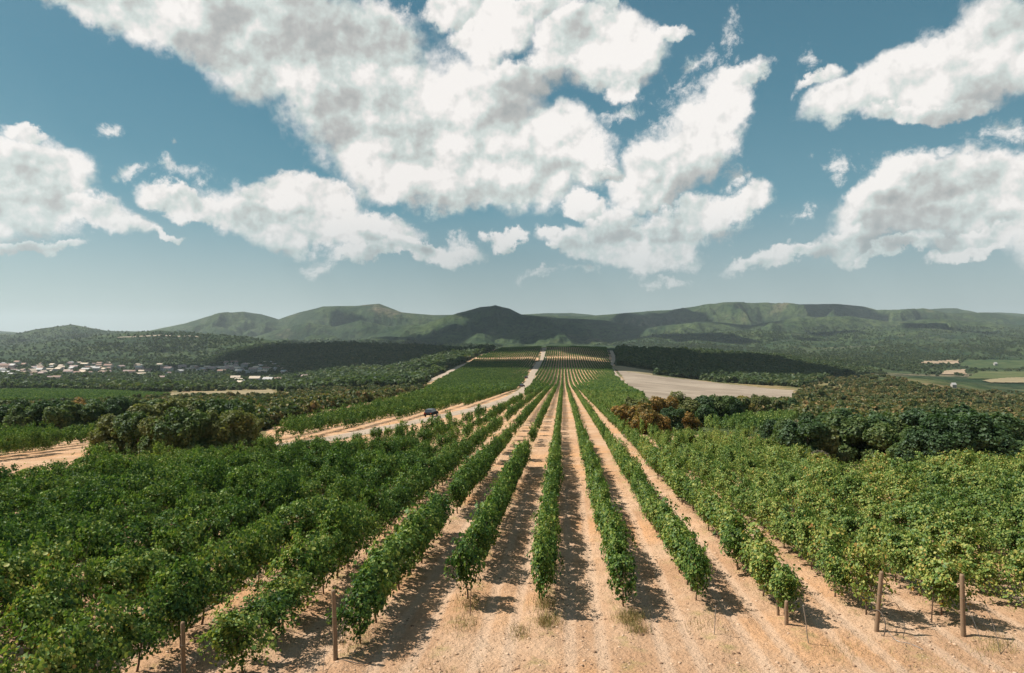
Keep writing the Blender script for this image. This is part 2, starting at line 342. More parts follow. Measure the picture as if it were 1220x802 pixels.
FF = [(1205, 541), (1200, 520), (1215, 514), (1400, 514), (1400, 545)]
SOILS = [FA, FB, FC, [(-200, 580), (20, 548), (60, 541), (118, 526), (150, 545), (300, 535), (320, 512), (350, 528), (300, 545), (0, 575)], [(820, 520), (900, 515), (925, 525), (960, 545), (1100, 560), (1100, 575), (900, 550)], [(1180, 575), (1180, 545), (1500, 540), (1500, 580)], [(190, 473), (190, 468), (325, 465), (310, 472)]]

# ------------------------------------------------------------------ object helpers
def tag(o, label=None, cat=None, group=None, kind=None):
    if label: o['label'] = label
    if cat: o['category'] = cat
    if group: o['group'] = group
    if kind: o['kind'] = kind
    return o
def link(name, me, mat=None, parent=None, loc=None):
    o = bpy.data.objects.new(name, me); COL.objects.link(o)
    if mat is not None and me is not None and not me.materials: me.materials.append(mat)
    if parent is not None: o.parent = parent
    if loc is not None: o.location = loc
    return o
def quads_mesh(name, verts, faces, smooth=False):
    """uniform n-gon mesh from arrays"""
    me = bpy.data.meshes.new(name); verts = np.asarray(verts, np.float32); faces = np.asarray(faces, np.int32); n, k = faces.shape
    me.vertices.add(len(verts)); me.vertices.foreach_set('co', verts.ravel())
    me.loops.add(n * k); me.loops.foreach_set('vertex_index', faces.ravel())
    me.polygons.add(n); me.polygons.foreach_set('loop_start', np.arange(n, dtype=np.int32) * k)
    if smooth: me.polygons.foreach_set('use_smooth', np.ones(n, bool))
    me.update(calc_edges=True); return me
class MB:
    def __init__(s): s.v = []; s.f = []
    def add(s, v, f):
        b = len(s.v); s.v += [tuple(p) for p in v]; s.f += [tuple(i + b for i in q) for q in f]; return s
    def box(s, x0, x1, y0, y1, z0, z1):
        return s.add([(x0, y0, z0), (x1, y0, z0), (x1, y1, z0), (x0, y1, z0), (x0, y0, z1), (x1, y0, z1), (x1, y1, z1), (x0, y1, z1)],
                     [(0, 3, 2, 1), (4, 5, 6, 7), (0, 1, 5, 4), (1, 2, 6, 5), (2, 3, 7, 6), (3, 0, 4, 7)])
    def tube(s, pts, rad, seg=6):
        pts = [Vector(p) for p in pts]; V_ = []; F_ = []
        for i, p in enumerate(pts):
            t = (pts[min(i + 1, len(pts) - 1)] - pts[max(i - 1, 0)]).normalized()
            a = t.orthogonal().normalized() if abs(t.z) < .9 else Vector((1, 0, 0)); a = (a - t * a.dot(t)).normalized(); b = t.cross(a)
            r = rad[i] if hasattr(rad, '__len__') else rad
            for k in range(seg): V_.append(p + (a * cos(2 * pi * k / seg) + b * sin(2 * pi * k / seg)) * r)
        for i in range(len(pts) - 1):
            for k in range(seg):
                F_.append((i * seg + k, i * seg + (k + 1) % seg, (i + 1) * seg + (k + 1) % seg, (i + 1) * seg + k))
        F_.append(tuple(range(seg))[::-1]); F_.append(tuple((len(pts) - 1) * seg + k for k in range(seg)))
        return s.add(V_, F_)
    def mesh(s, name, smooth=False):
        me = bpy.data.meshes.new(name); me.from_pydata(s.v, [], s.f); me.validate()
        if smooth:
            for p in me.polygons: p.use_smooth = True
        me.update(); return me
    def build(s, name, mat, parent=None, smooth=False, loc=None): return link(name, s.mesh(name, smooth), mat, parent, loc)

def leaf_arrays(C, N, size, rg, wide=.95):
    """many small folded leaf blades; C centres, N rough normals"""
    n = len(C); N = N + rg.normal(0, .55, (n, 3)); N /= np.linalg.norm(N, axis=1)[:, None]
    T = rg.normal(0, 1, (n, 3)); T[:, 2] -= .5; T -= N * (T * N).sum(1)[:, None]; T /= np.linalg.norm(T, axis=1)[:, None]
    B = np.cross(N, T); s = (size * np.clip(rg.lognormal(-.05, .33, n), .4, 1.9))[:, None]
    prof = [(0, -.5, 0), (-.5, -.12, .12), (-.34, .3, .1), (0, .5, -.05), (.34, .3, .1), (.5, -.12, .12)]
    V_ = np.stack([C + s * (a * wide * B + b * T + c * N) for a, b, c in prof], 1).reshape(-1, 3)
    i = np.arange(n)[:, None] * 6
    F_ = np.concatenate([i + np.array([[0, 3, 2, 1]]), i + np.array([[0, 5, 4, 3]])], 0)
    return V_, F_

# ------------------------------------------------------------------ materials
def newmat(name):
    m = bpy.data.materials.new(name); m.use_nodes = True; m.node_tree.nodes.clear(); return m, NT(m.node_tree)
def out(n, sh): o = n.new('ShaderNodeOutputMaterial'); n.l.new(sh, o.inputs[0])
def princ(n, col, rough=.8, bump=None, spec=.2, metal=0.):
    p = n.new('ShaderNodeBsdfPrincipled'); n.put(p.inputs['Base Color'], col if isinstance(col, bpy.types.NodeSocket) else (*col, 1))
    n.put(p.inputs['Roughness'], rough); p.inputs['Specular IOR Level'].default_value = spec; p.inputs['Metallic'].default_value = metal
    if bump is not None: n.l.new(bump, p.inputs['Normal'])
    return p.outputs[0]
def bump(n, h, strength=.5, dist=.1, prev=None):
    b = n.new('ShaderNodeBump'); b.inputs['Strength'].default_value = strength; b.inputs['Distance'].default_value = dist; n.l.new(h, b.inputs['Height'])
    if prev is not None: n.l.new(prev, b.inputs['Normal'])
    return b.outputs[0]
def pos(n): return n.new('ShaderNodeNewGeometry').outputs['Position']

def leaf_mat(name, stops, patch=.5, patch_scale=.05, transl=.35, side=False, inst=.25, spec=.3, rough=.5):
    m, n = newmat(name); g = n.new('ShaderNodeNewGeometry'); oi = n.new('ShaderNodeObjectInfo')
    rnd = g.outputs['Random Per Island']; P_ = g.outputs['Position']
    v = n.m('MULTIPLY', rnd, .66)
    v = n.m('ADD', v, n.m('MULTIPLY', n.m('SUBTRACT', n.noise(P_, patch_scale, 4, .6), .5), patch))
    v = n.m('ADD', v, n.m('MULTIPLY', oi.outputs['Random'], inst))
    if side:
        x, y, z = n.xyz(P_); o = n.m('SUBTRACT', x, n.m('MULTIPLY', y, .075))
        right = n.m('MULTIPLY', n.ss(o, 1.0, 9.0), n.ss(y, 110., 60.))
        v = n.m('ADD', v, n.m('MULTIPLY', right, .14))
        cool = n.m('MULTIPLY', n.ss(o, -2.0, -9.0), n.ss(y, 22., 34.)); v = n.m('SUBTRACT', v, n.m('MULTIPLY', cool, .03))
        rust = n.m('MULTIPLY', n.m('MULTIPLY', n.ss(o, -4., -8.), n.ss(y, 30., 19.)), n.ss(n.noise(P_, .55, 3, .6), .50, .66))
        v = n.m('ADD', v, n.m('MULTIPLY', rust, .20))
    if side: v = n.m('MINIMUM', v, n.m('ADD', .87, n.m('MULTIPLY', n.m('FRACT', n.m('MULTIPLY', rnd, 37.)), .125)))
    c = n.ramp(v, stops)
    d = n.new('ShaderNodeBsdfDiffuse'); n.l.new(c, d.inputs[0])
    t = n.new('ShaderNodeBsdfTranslucent'); n.l.new(n.mix(1., c, (1.0, 1.15, .55), 'MULTIPLY'), t.inputs[0])
    mx = n.new('ShaderNodeMixShader'); mx.inputs[0].default_value = transl; n.l.new(d.outputs[0], mx.inputs[1]); n.l.new(t.outputs[0], mx.inputs[2])
    gl = n.new('ShaderNodeBsdfGlossy'); gl.inputs['Roughness'].default_value = rough; gl.inputs[0].default_value = (.9, .95, 1, 1)
    m2 = n.new('ShaderNodeMixShader'); m2.inputs[0].default_value = spec * .05; n.l.new(mx.outputs[0], m2.inputs[1]); n.l.new(gl.outputs[0], m2.inputs[2])
    out(n, m2.outputs[0]); return m
M_vine = leaf_mat('vine_leaf', [(0.0, (.020, .056, .016)), (.26, (.052, .110, .026)), (.52, (.125, .200, .042)), (.72, (.21, .27, .060)), (.90, (.38, .38, .10)), (.975, (.42, .26, .07)), (1., (.26, .09, .04))], side=True, transl=.28)
M_tree = leaf_mat('green_leaf', [(0., (0.042, 0.078, 0.030)), (.4, (0.084, 0.128, 0.044)), (.75, (0.143, 0.182, 0.060)), (1., (0.226, 0.240, 0.083))], patch=.5, patch_scale=.2)
M_dark = leaf_mat('dark_leaf', [(0., (0.033, 0.065, 0.029)), (.5, (0.062, 0.108, 0.043)), (1., (0.114, 0.163, 0.057))], patch=.4, patch_scale=.2)
M_olive = leaf_mat('olive_leaf', [(0., (0.072, 0.093, 0.033)), (.4, (0.132, 0.152, 0.051)), (.8, (0.225, 0.218, 0.072)), (1., (0.317, 0.265, 0.093))], patch=.5, patch_scale=.2)
M_rust = leaf_mat('rust_leaf', [(0., (.07, .085, .028)), (.3, (.19, .14, .042)), (.65, (.36, .20, .055)), (1., (.48, .27, .08))], patch=.6, patch_scale=.25)
M_yellow = leaf_mat('yellow_leaf', [(0., (.10, .09, .03)), (.5, (.24, .20, .05)), (1., (.38, .30, .08))], patch=.4, patch_scale=.25)
M_grey = leaf_mat('dry_twig', [(0., (.09, .08, .055)), (1., (.22, .19, .14))], patch=.4, patch_scale=.3)
M_scrub = leaf_mat('scrub_leaf', [(0., (0.034, 0.062, 0.025)), (.40, (0.071, 0.101, 0.037)), (.62, (0.121, 0.138, 0.048)), (.80, (0.207, 0.178, 0.069)), (.93, (0.276, 0.172, 0.069)), (1., (0.322, 0.230, 0.115))], patch=.9, patch_scale=.018, inst=.45)
M_wood_far = leaf_mat('woodland_leaf', [(0., (.042, .074, .034)), (.45, (.080, .115, .048)), (.8, (.125, .150, .058)), (1., (.20, .18, .08))], patch=.6, patch_scale=.006, inst=.35)

def bark_mat(name, a, b):
    m, n = newmat(name); p = n.new('ShaderNodeTexCoord').outputs['Object']
    q = n.new('ShaderNodeMapping'); n.l.new(p, q.inputs[0]); q.inputs[3].default_value = (1, 1, .15)
    f = n.noise(q.outputs[0], 40, 5, .65); out(n, princ(n, n.mix(f, a, b), .9, bump(n, f, .6, .01))); return m
M_bark = bark_mat('vine_bark', (.07, .045, .03), (.18, .12, .08))
M_trunk = bark_mat('tree_bark', (.06, .045, .035), (.17, .13, .10))
M_post = bark_mat('weathered_wood', (.12, .075, .045), (.34, .235, .15))
M_postd = bark_mat('dark_wood', (.08, .05, .035), (.22, .15, .10))
def flat_mat(name, col, rough=.6, metal=0., var=.25, scale=3., spec=.3):
    m, n = newmat(name); f = n.noise(pos(n), scale, 5, .6)
    out(n, princ(n, n.mix(f, tuple(c * (1 - var) for c in col), tuple(min(1, c * (1 + var)) for c in col)), rough, None, spec, metal)); return m
M_metal = flat_mat('galvanised_steel', (.34, .33, .31), .45, .7, .2, 20)
M_hose = flat_mat('black_hose', (.10, .075, .055), .6, 0, .3, 20)

# ---- terrain material
def terrain_mat():
    m, n = newmat('terrain'); g = n.new('ShaderNodeNewGeometry'); P_ = g.outputs['Position']
    at = n.new('ShaderNodeAttribute', attribute_name='cover'); cs, cg, cf = n.xyz(at.outputs['Vector'])
    x, y, z = n.xyz(P_); o = n.m('SUBTRACT', x, n.m('MULTIPLY', y, .075))
    # soil
    a = n.noise(P_, .35, 6, .6); b = n.noise(P_, 3.0, 6, .65); c = n.noise(P_, 14, 5, .7)
    soil = n.mix(n.ss(a, .35, .68), (.46, .28, .165), (.57, .385, .25))
    soil = n.mix(n.m('MULTIPLY', n.ss(n.noise(P_, .16, 4, .6), .48, .66), .65), soil, (.60, .33, .16))
    soil = n.mix(n.ss(b, .52, .75, 0., .5), soil, (.36, .22, .13))
    soil = n.mix(n.ss(c, .56, .74, 0., .55), soil, (.64, .49, .36))
    soil = n.mix(n.ss(c, .46, .30, 0., .6), soil, (.25, .15, .09))
    # two pale wheel tracks in each alley, rough strip below the vines
    ph = n.m('ADD', n.m('DIVIDE', n.m('ADD', o, .65), 2.6), .5); fr = n.m('MULTIPLY', n.m('ABSOLUTE', n.m('SUBTRACT', n.m('FRACT', ph), .5)), 2.6)
    trk = n.ss(n.m('ABSOLUTE', n.m('SUBTRACT', fr, n.m('ADD', .86, n.m('MULTIPLY', n.m('SUBTRACT', a, .5), .3)))), .28, .08)
    soil = n.mix(n.m('MULTIPLY', trk, n.m('MULTIPLY', n.ss(y, 60., 30.), .5)), soil, (.58, .43, .31))
    weeds = n.m('MULTIPLY', n.ss(fr, .6, .15), n.ss(n.noise(P_, 1.1, 5, .65), .50, .66))
    soil = n.mix(n.m('MULTIPLY', weeds, .55), soil, (.30, .26, .10))
    # dry grass and scrub ground
    gr = n.mix(n.ss(n.noise(P_, .03, 7, .65), .38, .62), (.11, .115, .045), (.30, .215, .11))
    gr = n.mix(n.ss(n.noise(P_, .011, 5, .6), .56, .70, 0., .7), gr, (.36, .23, .14))
    gr = n.mix(n.ss(n.noise(P_, .45, 5, .7), .45, .62, 0., .45), gr, (.055, .07, .03))
    # wooded hills: crowns as cells
    cell = n.vor(n.vm('MULTIPLY', P_, (1., .62, 1.)), .062); cell2 = n.vor(P_, .11, out='Color')
    fn = n.noise(P_, .0035, 8, .68)
    fo = n.mix(n.ss(fn, .36, .64), (.022, .044, .020), (.068, .094, .036))
    fo = n.mix(n.ss(n.noise(P_, .012, 7, .7), .50, .70, 0., .55), fo, (.100, .098, .052))
    fo = n.mix(n.ss(n.noise(n.vm('ADD', P_, (900., 300., 0.)), .0022, 8, .66), .57, .70, 0., .60), fo, (.24, .18, .12))
    fo = n.mix(n.ss(n.noise(P_, .030, 6, .8), .49, .56, 0., .85), fo, (.012, .024, .014)); fo = n.mix(n.ss(n.xyz(cell2)[0], .15, .9, 0., .30), fo, (.022, .036, .020))
    tot = n.mix(cg, soil, gr); tot = n.mix(cf, tot, fo)
    ridge = n.m('MULTIPLY', n.ss(fr, .8, .2), n.ss(y, 120., 40.))
    hs_ = n.m('ADD', n.m('MULTIPLY', b, .16), n.m('MULTIPLY', c, .08))
    hs_ = n.m('ADD', hs_, n.m('MULTIPLY', n.vor(P_, 9.), .03))
    nb = bump(n, n.m('MULTIPLY', hs_, n.ss(cf, .8, 0.)), 1.0, 1.0)
    hf = n.m('MULTIPLY', n.m('ADD', n.m('MULTIPLY', n.m('SUBTRACT', 1., cell), 5.), n.m('MULTIPLY', n.noise(P_, .02, 6, .65), 14.)), cf)
    nb = bump(n, hf, .8, 1.0, nb)
    out(n, princ(n, tot, .95, nb, .05)); return m
M_ter = terrain_mat()

# ------------------------------------------------------------------ terrain mesh: ground near, hills beyond
GPX = CX + F * GX / np.maximum(GY, 1e-3); GPY = HOR - F * (GZ - CAMZ) / np.maximum(GY, 1e-3)
jit = fbm(GX / 14, GY / 14, 4) * np.clip(GY / 60, .3, 3)
soilm = np.zeros(GX.shape, bool)
front = (GY > 1) & (R_ < 1400)
for poly in SOILS: soilm |= inpoly(GPX + jit * 4, GPY + jit * .7, poly) & front
soilm |= (R_ < 45)
soilm |= (GY <= 1) & (R_ < 120)
forest = np.clip((R_ - 620) / 260 + fbm(GX / 120, GY / 120, 4) * 1.2, 0, 1) * (~soilm)
grass = (~soilm).astype(float)
cover = np.zeros(GX.shape + (3,), np.float32); cover[..., 0] = soilm; cover[..., 1] = grass; cover[..., 2] = forest
nr, na = GX.shape
def ring_mesh(name, i0, i1):
    sub = slice(i0, i1 + 1); v = np.stack([GX[sub], GY[sub], GZ[sub]], -1).reshape(-1, 3); k = i1 - i0 + 1
    I, J = np.meshgrid(np.arange(k - 1), np.arange(na - 1), indexing='ij'); a = (I * na + J).ravel()
    f = np.stack([a, a + na, a + na + 1, a + 1], 1)
    me = quads_mesh(name, v, f, True)
    at = me.attributes.new('cover', 'FLOAT_VECTOR', 'POINT'); at.data.foreach_set('vector', cover[sub].reshape(-1))
    return link(name, me, M_ter)
isplit = int(np.searchsorted(rs, 1250))
tag(ring_mesh('ground', 0, isplit), kind='structure'); tag(ring_mesh('hills', isplit, nr - 1), kind='structure')

# ------------------------------------------------------------------ haze
hm = MB().box(-15500, 15500, -15500, 15500, float(GZ.min()) - 1 - 200, 560); M_h, n = newmat('haze')
pv = n.new('ShaderNodeVolumePrincipled'); pv.inputs['Color'].default_value = (.80, .93, 1, 1); pv.inputs['Density'].default_value = 5.2e-5; pv.inputs['Anisotropy'].default_value = .2
o_ = n.new('ShaderNodeOutputMaterial'); n.l.new(pv.outputs[0], o_.inputs['Volume'])
tag(hm.build('haze', M_h), kind='stuff')

# ------------------------------------------------------------------ unseen clouds added to shade the land, above the frame
def shade_cloud_obj(px, py, Y, wx, wy, alt, seed, label):
    rg = np.random.default_rng(seed)
    if Y is None: x, y = hit(px, py)
    else: x, y = (px - CX) / F * Y, Y
    z = H1(x, y); t = (alt - z) / SUN[2]; c = np.array([x, y, z]) + SUN * t
    import bmesh
    bm = bmesh.new(); bmesh.ops.create_icosphere(bm, subdivisions=5, radius=1); me = bpy.data.meshes.new('shade_cloud'); bm.to_mesh(me); bm.free()
    v = np.empty(len(me.vertices) * 3, np.float32); me.vertices.foreach_get('co', v); v = v.reshape(-1, 3)
    k = 1 + .42 * fbm(v[:, 0] * 1.7 + seed, v[:, 1] * 1.7 + v[:, 2] * 1.3, 5) + .15 * ridged(v[:, 0] * 4 + seed, v[:, 1] * 4 + v[:, 2] * 3, 3)
    v = v * k[:, None]; v[:, 2] = np.where(v[:, 2] < 0, v[:, 2] * .25, v[:, 2])
    v *= np.array([wx / 2, wy / 2, min(wx, wy) * .28]); me.vertices.foreach_set('co', v.ravel())
    for p in me.polygons: p.use_smooth = True
    me.update(); o = link('shade_cloud', me, M_cl, None, tuple(c)); tag(o, label, 'shade_cloud', 'unseen clouds added to shade the hills', 'structure')
M_cl, n = newmat('cloud_white'); out(n, princ(n, (.82, .82, .82), 1., bump(n, n.noise(pos(n), .02, 6, .6), .6, 20.), 0.))
for i, (px, py, Y, wx, wy, alt) in enumerate([
    (650, 388, 3500, 900, 1000, 3200), (590, 380, 4100, 560, 620, 3500), (510, 395, 3300, 480, 620, 3200), (710, 392, 3900, 420, 500, 3300), (440, 425, 1500, 760, 760, 1700), (560, 412, 1900, 700, 700, 2000), 
    (620, 425, 1010, 260, 190, 900), (690, 430, 700, 230, 105, 800), (610, 434, 720, 190, 100, 800), (705, 415, 1080, 300, 120, 1000), (850, 430, 900, 310, 260, 1000), (960, 432, 950, 200, 260, 1050), (800, 440, 760, 120, 90, 900),
    (1000, 366, 5000, 520, 700, 3700), (880, 386, 4000, 460, 420, 3200), (770, 400, 3100, 420, 380, 2600), (990, 396, 3200, 220, 500, 2700), (790, 378, 4700, 620, 500, 3600), (720, 385, 4200, 500, 600, 3300), (845, 402, 2900, 330, 330, 2400), (925, 402, 2800, 360, 260, 2300), (1120, 394, 3400, 420, 380, 2700), (1190, 384, 4200, 520, 420, 3300), (420, 372, 4700, 260, 600, 3300)]):
    shade_cloud_obj(px, py, Y, wx, wy, alt, 11 + i, 'unseen white cumulus added high above the land to shade it, out of the picture')

# ------------------------------------------------------------------ draped sheets: roads and fields
def strip(name, pts, widths, mat, lift=.06, sub=14):
    P2 = [hit(*p) for p in pts]; P2 = [p for p in P2 if p]; xs = []; ws = []
    n_ = len(P2)
    for i in range(n_ - 1):
        p0, p1, p2, p3 = (np.array(P2[max(0, min(n_ - 1, i + k))]) for k in (-1, 0, 1, 2))
        for s in range(sub):
            t = s / sub; xs.append(.5 * ((2 * p1) + (-p0 + p2) * t + (2 * p0 - 5 * p1 + 4 * p2 - p3) * t * t + (-p0 + 3 * p1 - 3 * p2 + p3) * t ** 3)); ws.append(widths[i] * (1 - t) + widths[i + 1] * t)
    xs.append(np.array(P2[-1])); ws.append(widths[-1]); xs = np.array(xs); ws = np.array(ws)
    T = np.gradient(xs, axis=0); T /= np.linalg.norm(T, axis=1)[:, None] + 1e-9; N = np.stack([T[:, 1], -T[:, 0]], 1)
    m = 9; V_ = []
    ed = 1 + .16 * fbm(xs[:, 0] / 5, xs[:, 1] / 5, 3)
    for k in range(m):
        s = (k / (m - 1) - .5); q = xs + N * (ws * ed * s)[:, None]; Y = np.hypot(q[:, 0], q[:, 1])
        V_.append(np.stack([q[:, 0], q[:, 1], Hh(q[:, 0], q[:, 1]) + (lift * .4 + Y * .00025 if 0 < k < m - 1 else -.15)], 1))
    V_ = np.stack(V_, 1).reshape(-1, 3); a = (np.arange(len(xs) - 1)[:, None] * m + np.arange(m - 1)[None]).ravel()
    o = link(name, quads_mesh(name, V_, np.stack([a, a + 1, a + m + 1, a + m], 1), True), mat); tag(o, kind='structure'); return xs
def sheet(name, poly, mat, lift=.05, step=2.0):
    """a draped patch cut out of the ground grid"""
    wob = fbm(GX / 9, GY / 9, 3)
    inside = inpoly(GPX + wob * 1.5, GPY + wob * .35, poly) & (GY > 1) & (R_ < 4500)
    sub = inside; ij = np.argwhere(sub[:-1, :-1] & sub[1:, :-1] & sub[:-1, 1:] & sub[1:, 1:])
    if not len(ij): return None
    idx = -np.ones(GX.shape, int); used = np.zeros(GX.shape, bool)
    for di in (0, 1):
        for dj in (0, 1): used[ij[:, 0] + di, ij[:, 1] + dj] = True
    idx[used] = np.arange(used.sum()); k = used
    v = np.stack([GX[k], GY[k], GZ[k] + lift + R_[k] * .0004], 1)
    f = np.stack([idx[ij[:, 0], ij[:, 1]], idx[ij[:, 0] + 1, ij[:, 1]], idx[ij[:, 0] + 1, ij[:, 1] + 1], idx[ij[:, 0], ij[:, 1] + 1]], 1)
    o = link(name, quads_mesh(name, v, f, True), mat); tag(o, kind='structure'); return o
def dirt_mat(name, a, b, sc=.25, streak=None):
    m, n = newmat(name); P_ = pos(n); f = n.noise(P_, sc, 7, .65); c = n.mix(n.ss(f, .35, .65), a, b)
    if streak:
        q = n.vm('MULTIPLY', P_, streak); c = n.mix(n.ss(n.noise(q, 1., 5, .6), .45, .65, 0., .55), c, tuple(x * .72 for x in a))
    out(n, princ(n, c, .95, bump(n, f, .5, .3), .05)); return m
M_road = dirt_mat('pale_gravel', (.28, .22, .165), (.39, .32, .25), .4)
M_tan = dirt_mat('harvested_soil', (.23, .185, .14), (.32, .265, .205), .03, (.012, .10, .1))
M_green = dirt_mat('green_field', (.035, .062, .026), (.080, .10, .042), .05, (.02, .12, .1))
M_pgreen = dirt_mat('pale_green_field', (.065, .09, .035), (.12, .125, .055), .02, (.02, .10, .1))
M_straw = dirt_mat('straw_field', (.20, .165, .095), (.27, .22, .135), .05)
M_bare = dirt_mat('bare_earth', (.24, .175, .115), (.34, .26, .18), .03)
ROADPX = [(652, 412.6), (648, 420), (642, 432), (635, 445), (629, 457), (620, 467), (603, 476), (578, 484), (550, 491), (520, 497.5), (480, 506), (440, 514), (400, 521.5), (355, 529), (318, 533)]
strip('road', ROADPX, [7, 7, 7, 7, 6, 5.2, 4.6, 4.2, 4, 4, 4, 4, 4.2, 5, 7], M_road, .14)
strip('path', [(728, 418), (731, 427), (728, 436), (733, 446), (744, 457), (757, 468), (775, 477), (800, 483)], [5, 5, 5, 5, 5, 4.5, 4, 4], M_road, .16)
strip('track', [(562, 431), (547, 437), (534, 444), (520, 450), (506, 456)], [6, 7, 10, 9, 8], M_road, .16)
strip('hill_track', [(140, 402), (170, 400.5), (200, 400), (225, 400.5), (240, 402)], [9, 9, 14, 9, 8], M_road, .6)
strip('farm_track', [(948, 465.5), (900, 462), (860, 458.5), (820, 454.5), (780, 450)], [9, 8, 8, 7, 6], M_road, .16)
strip('lane', [(760, 513), (800, 509), (835, 500), (880, 494.5), (930, 492.5), (985, 494), (1040, 497)], [4, 5, 3, 3, 3.5, 3, 3], M_road, .12)
strip('lane', [(300, 483), (350, 487), (400, 484), (450, 482)], [1, 2, 2.5, 2], M_straw, .12)
sheet('harvested_field', [(735, 441), (775, 447), (860, 457), (945, 466), (950, 472), (920, 480), (880, 474), (850, 484), (795, 486), (765, 472), (745, 456)], M_tan, .07)
sheet('bare_field', [(725, 436), (740, 436), (780, 443), (778, 448), (735, 442)], M_straw, .09)
sheet('green_field', FD, M_green, .06)
sheet('grass_field', FE, M_pgreen, .05)
sheet('straw_field', [(190, 473), (185, 469), (325, 464.5), (330, 470)], M_straw, .12)
sheet('far_field', [(1140, 436), (1150, 429), (1420, 429), (1420, 441), (1160, 440)], M_green, .6)
sheet('far_field', [(1150, 452), (1165, 443), (1420, 443), (1420, 455)], M_pgreen, .6)
sheet('far_field', [(1168, 454), (1200, 450.5), (1420, 450), (1420, 458), (1180, 457)], M_straw, .9)
sheet('far_field', [(1096, 434), (1100, 430.5), (1143, 429), (1143, 434.5)], M_bare, .7)
sheet('far_field', [(1120, 447), (1125, 442), (1150, 440), (1153, 447)], M_bare, .7)

# ------------------------------------------------------------------ grapevines
def vine_foliage(seed, nleaf, size, length=1.75, h=1.9, low=.45, wd=1., upright=False):
    rg = np.random.default_rng(seed); C = []; N = []
    nsh = 34 if upright else 26; per = int(nleaf * (.76 if upright else .62) / nsh)
    for s in range(nsh):
        y0 = rg.uniform(-.5, .5) * length; sd = rg.choice([-1, 1]); p = np.array([rg.normal(0, .05), y0, .85 + rg.uniform(-.1, .2)])
        out_ = rg.uniform(.1, .55); top = rg.uniform(.72, 1.08) * h; kind = rg.random() * (.78 if upright else 1)
        for k in range(per):
            t = (k + rg.random()) / per
            if kind < .68: q = np.array([sd * out_ * (t ** .8) * (1.05 - .35 * t), y0 + rg.normal(0, .05) + (rg.random() - .5) * .2, .8 + (top - .8) * math.sin(t * 1.45)])
            else: q = np.array([sd * (out_ + .15) * math.sin(t * 2.2), y0 + rg.normal(0, .07), .95 + .45 * math.sin(t * 2.4) - (.8 + rg.uniform(0, .25)) * max(0, t - .45)])
            q += rg.normal(0, .06, 3); C.append(q); N.append((sd * .8 + q[0], rg.normal(0, .3), .75))
    for s in range(7 if nleaf > 1000 else 3 if nleaf > 300 else 0):    # long stray shoots
        y0 = rg.uniform(-.5, .5) * length; a_ = rg.uniform(0, 6.28); L_ = rg.uniform(.35, .75); up = rg.uniform(.1, 1.)
        for k in range(16): t = k / 15; C.append(np.array([cos(a_) * (.25 + L_ * t) * .8, y0 + sin(a_) * L_ * t * .7, 1.45 + up * .75 * t - (1 - up) * .9 * t * t]) + rg.normal(0, .035, 3)); N.append((cos(a_), 0, .8))
    m = nleaf - len(C); th = rg.uniform(0, 2 * pi, m); rr = np.sqrt(rg.uniform(.3, 1, m))
    ex = np.stack([.44 * rr * np.cos(th), rg.uniform(-.5, .5, m) * length, 1.08 + .72 * rr * np.sin(th)], 1)
    ex[:, 0] *= 1 + .35 * fbm(ex[:, 1] * 3 + seed, ex[:, 2] * 3, 2)
    C = np.concatenate([np.array(C), ex]); N = np.concatenate([np.array(N), np.stack([np.cos(th) * 1.2, 0 * th, np.sin(th) + .35], 1)])
    C[:, 2] = np.maximum(C[:, 2], low * rg.uniform(.8, 1.3, len(C)))
    keep = fbm(C[:, 1] * 2.6 + seed * 3 + C[:, 0] * 2, C[:, 2] * 2.8 + C[:, 0] * 1.5, 2) > -.24
    C = C[keep] * np.array([wd, 1, 1]); N = N[keep]
    return leaf_arrays(C, N, size, rg)
def vine_wood(seed):
    rg = np.random.default_rng(seed); b = MB(); lean = rg.uniform(-.18, .18); k = rg.uniform(-.08, .08)
    b.tube([(k, 0, -.12), (k * .5 + .02, lean * .3, .2), (-.02, lean * .7, .45), (0, lean, .68), (0, lean * .8, .84)], [.036, .030, .026, .026, .03], 6)
    for s in (-1, 1): b.tube([(0, lean * .8, .82), (.02, s * .3, .88), (-.02, s * .6, .86), (.0, s * .84, .89)], [.024, .02, .017, .012], 5)
    for q in range(6):
        y = rg.uniform(-.75, .75); s = rg.choice([-1, 1]); b.tube([(0, y, .88), (s * .12, y + .05, 1.25), (s * .3, y + rg.uniform(-.15, .15), 1.6)], [.008, .006, .004], 4)
    return b.mesh('trunk', True)
NV = 6
FOL = [quads_mesh('foliage', *vine_foliage(100 + i, 2700, .090, h=[1.8, 1.9, 2.0, 1.85, 1.75, 1.95][i], low=[.3, .22, .4, .25, .35, .2][i])) for i in range(NV)]
FOLW = [quads_mesh('foliage', *vine_foliage(150 + i, 4700, .078, h=[1.85, 2.05, 1.95, 1.85, 2.1, 2.0][i], low=.3, wd=1.45, upright=True)) for i in range(6)]
for m_ in FOL + FOLW: m_.materials.append(M_vine)
WOOD = [vine_wood(200 + i) for i in range(NV)]
for m_ in WOOD: m_.materials.append(M_bark)
MID = [quads_mesh('foliage', *vine_foliage(300 + i, 900, .130, length=1.6, h=1.8, low=.25)) for i in range(4)]
FAR = [quads_mesh('foliage', *vine_foliage(400 + i, 130, .36, length=2.0, h=1.8, low=.3)) for i in range(3)]
for m_ in MID + FAR: m_.materials.append(M_vine)

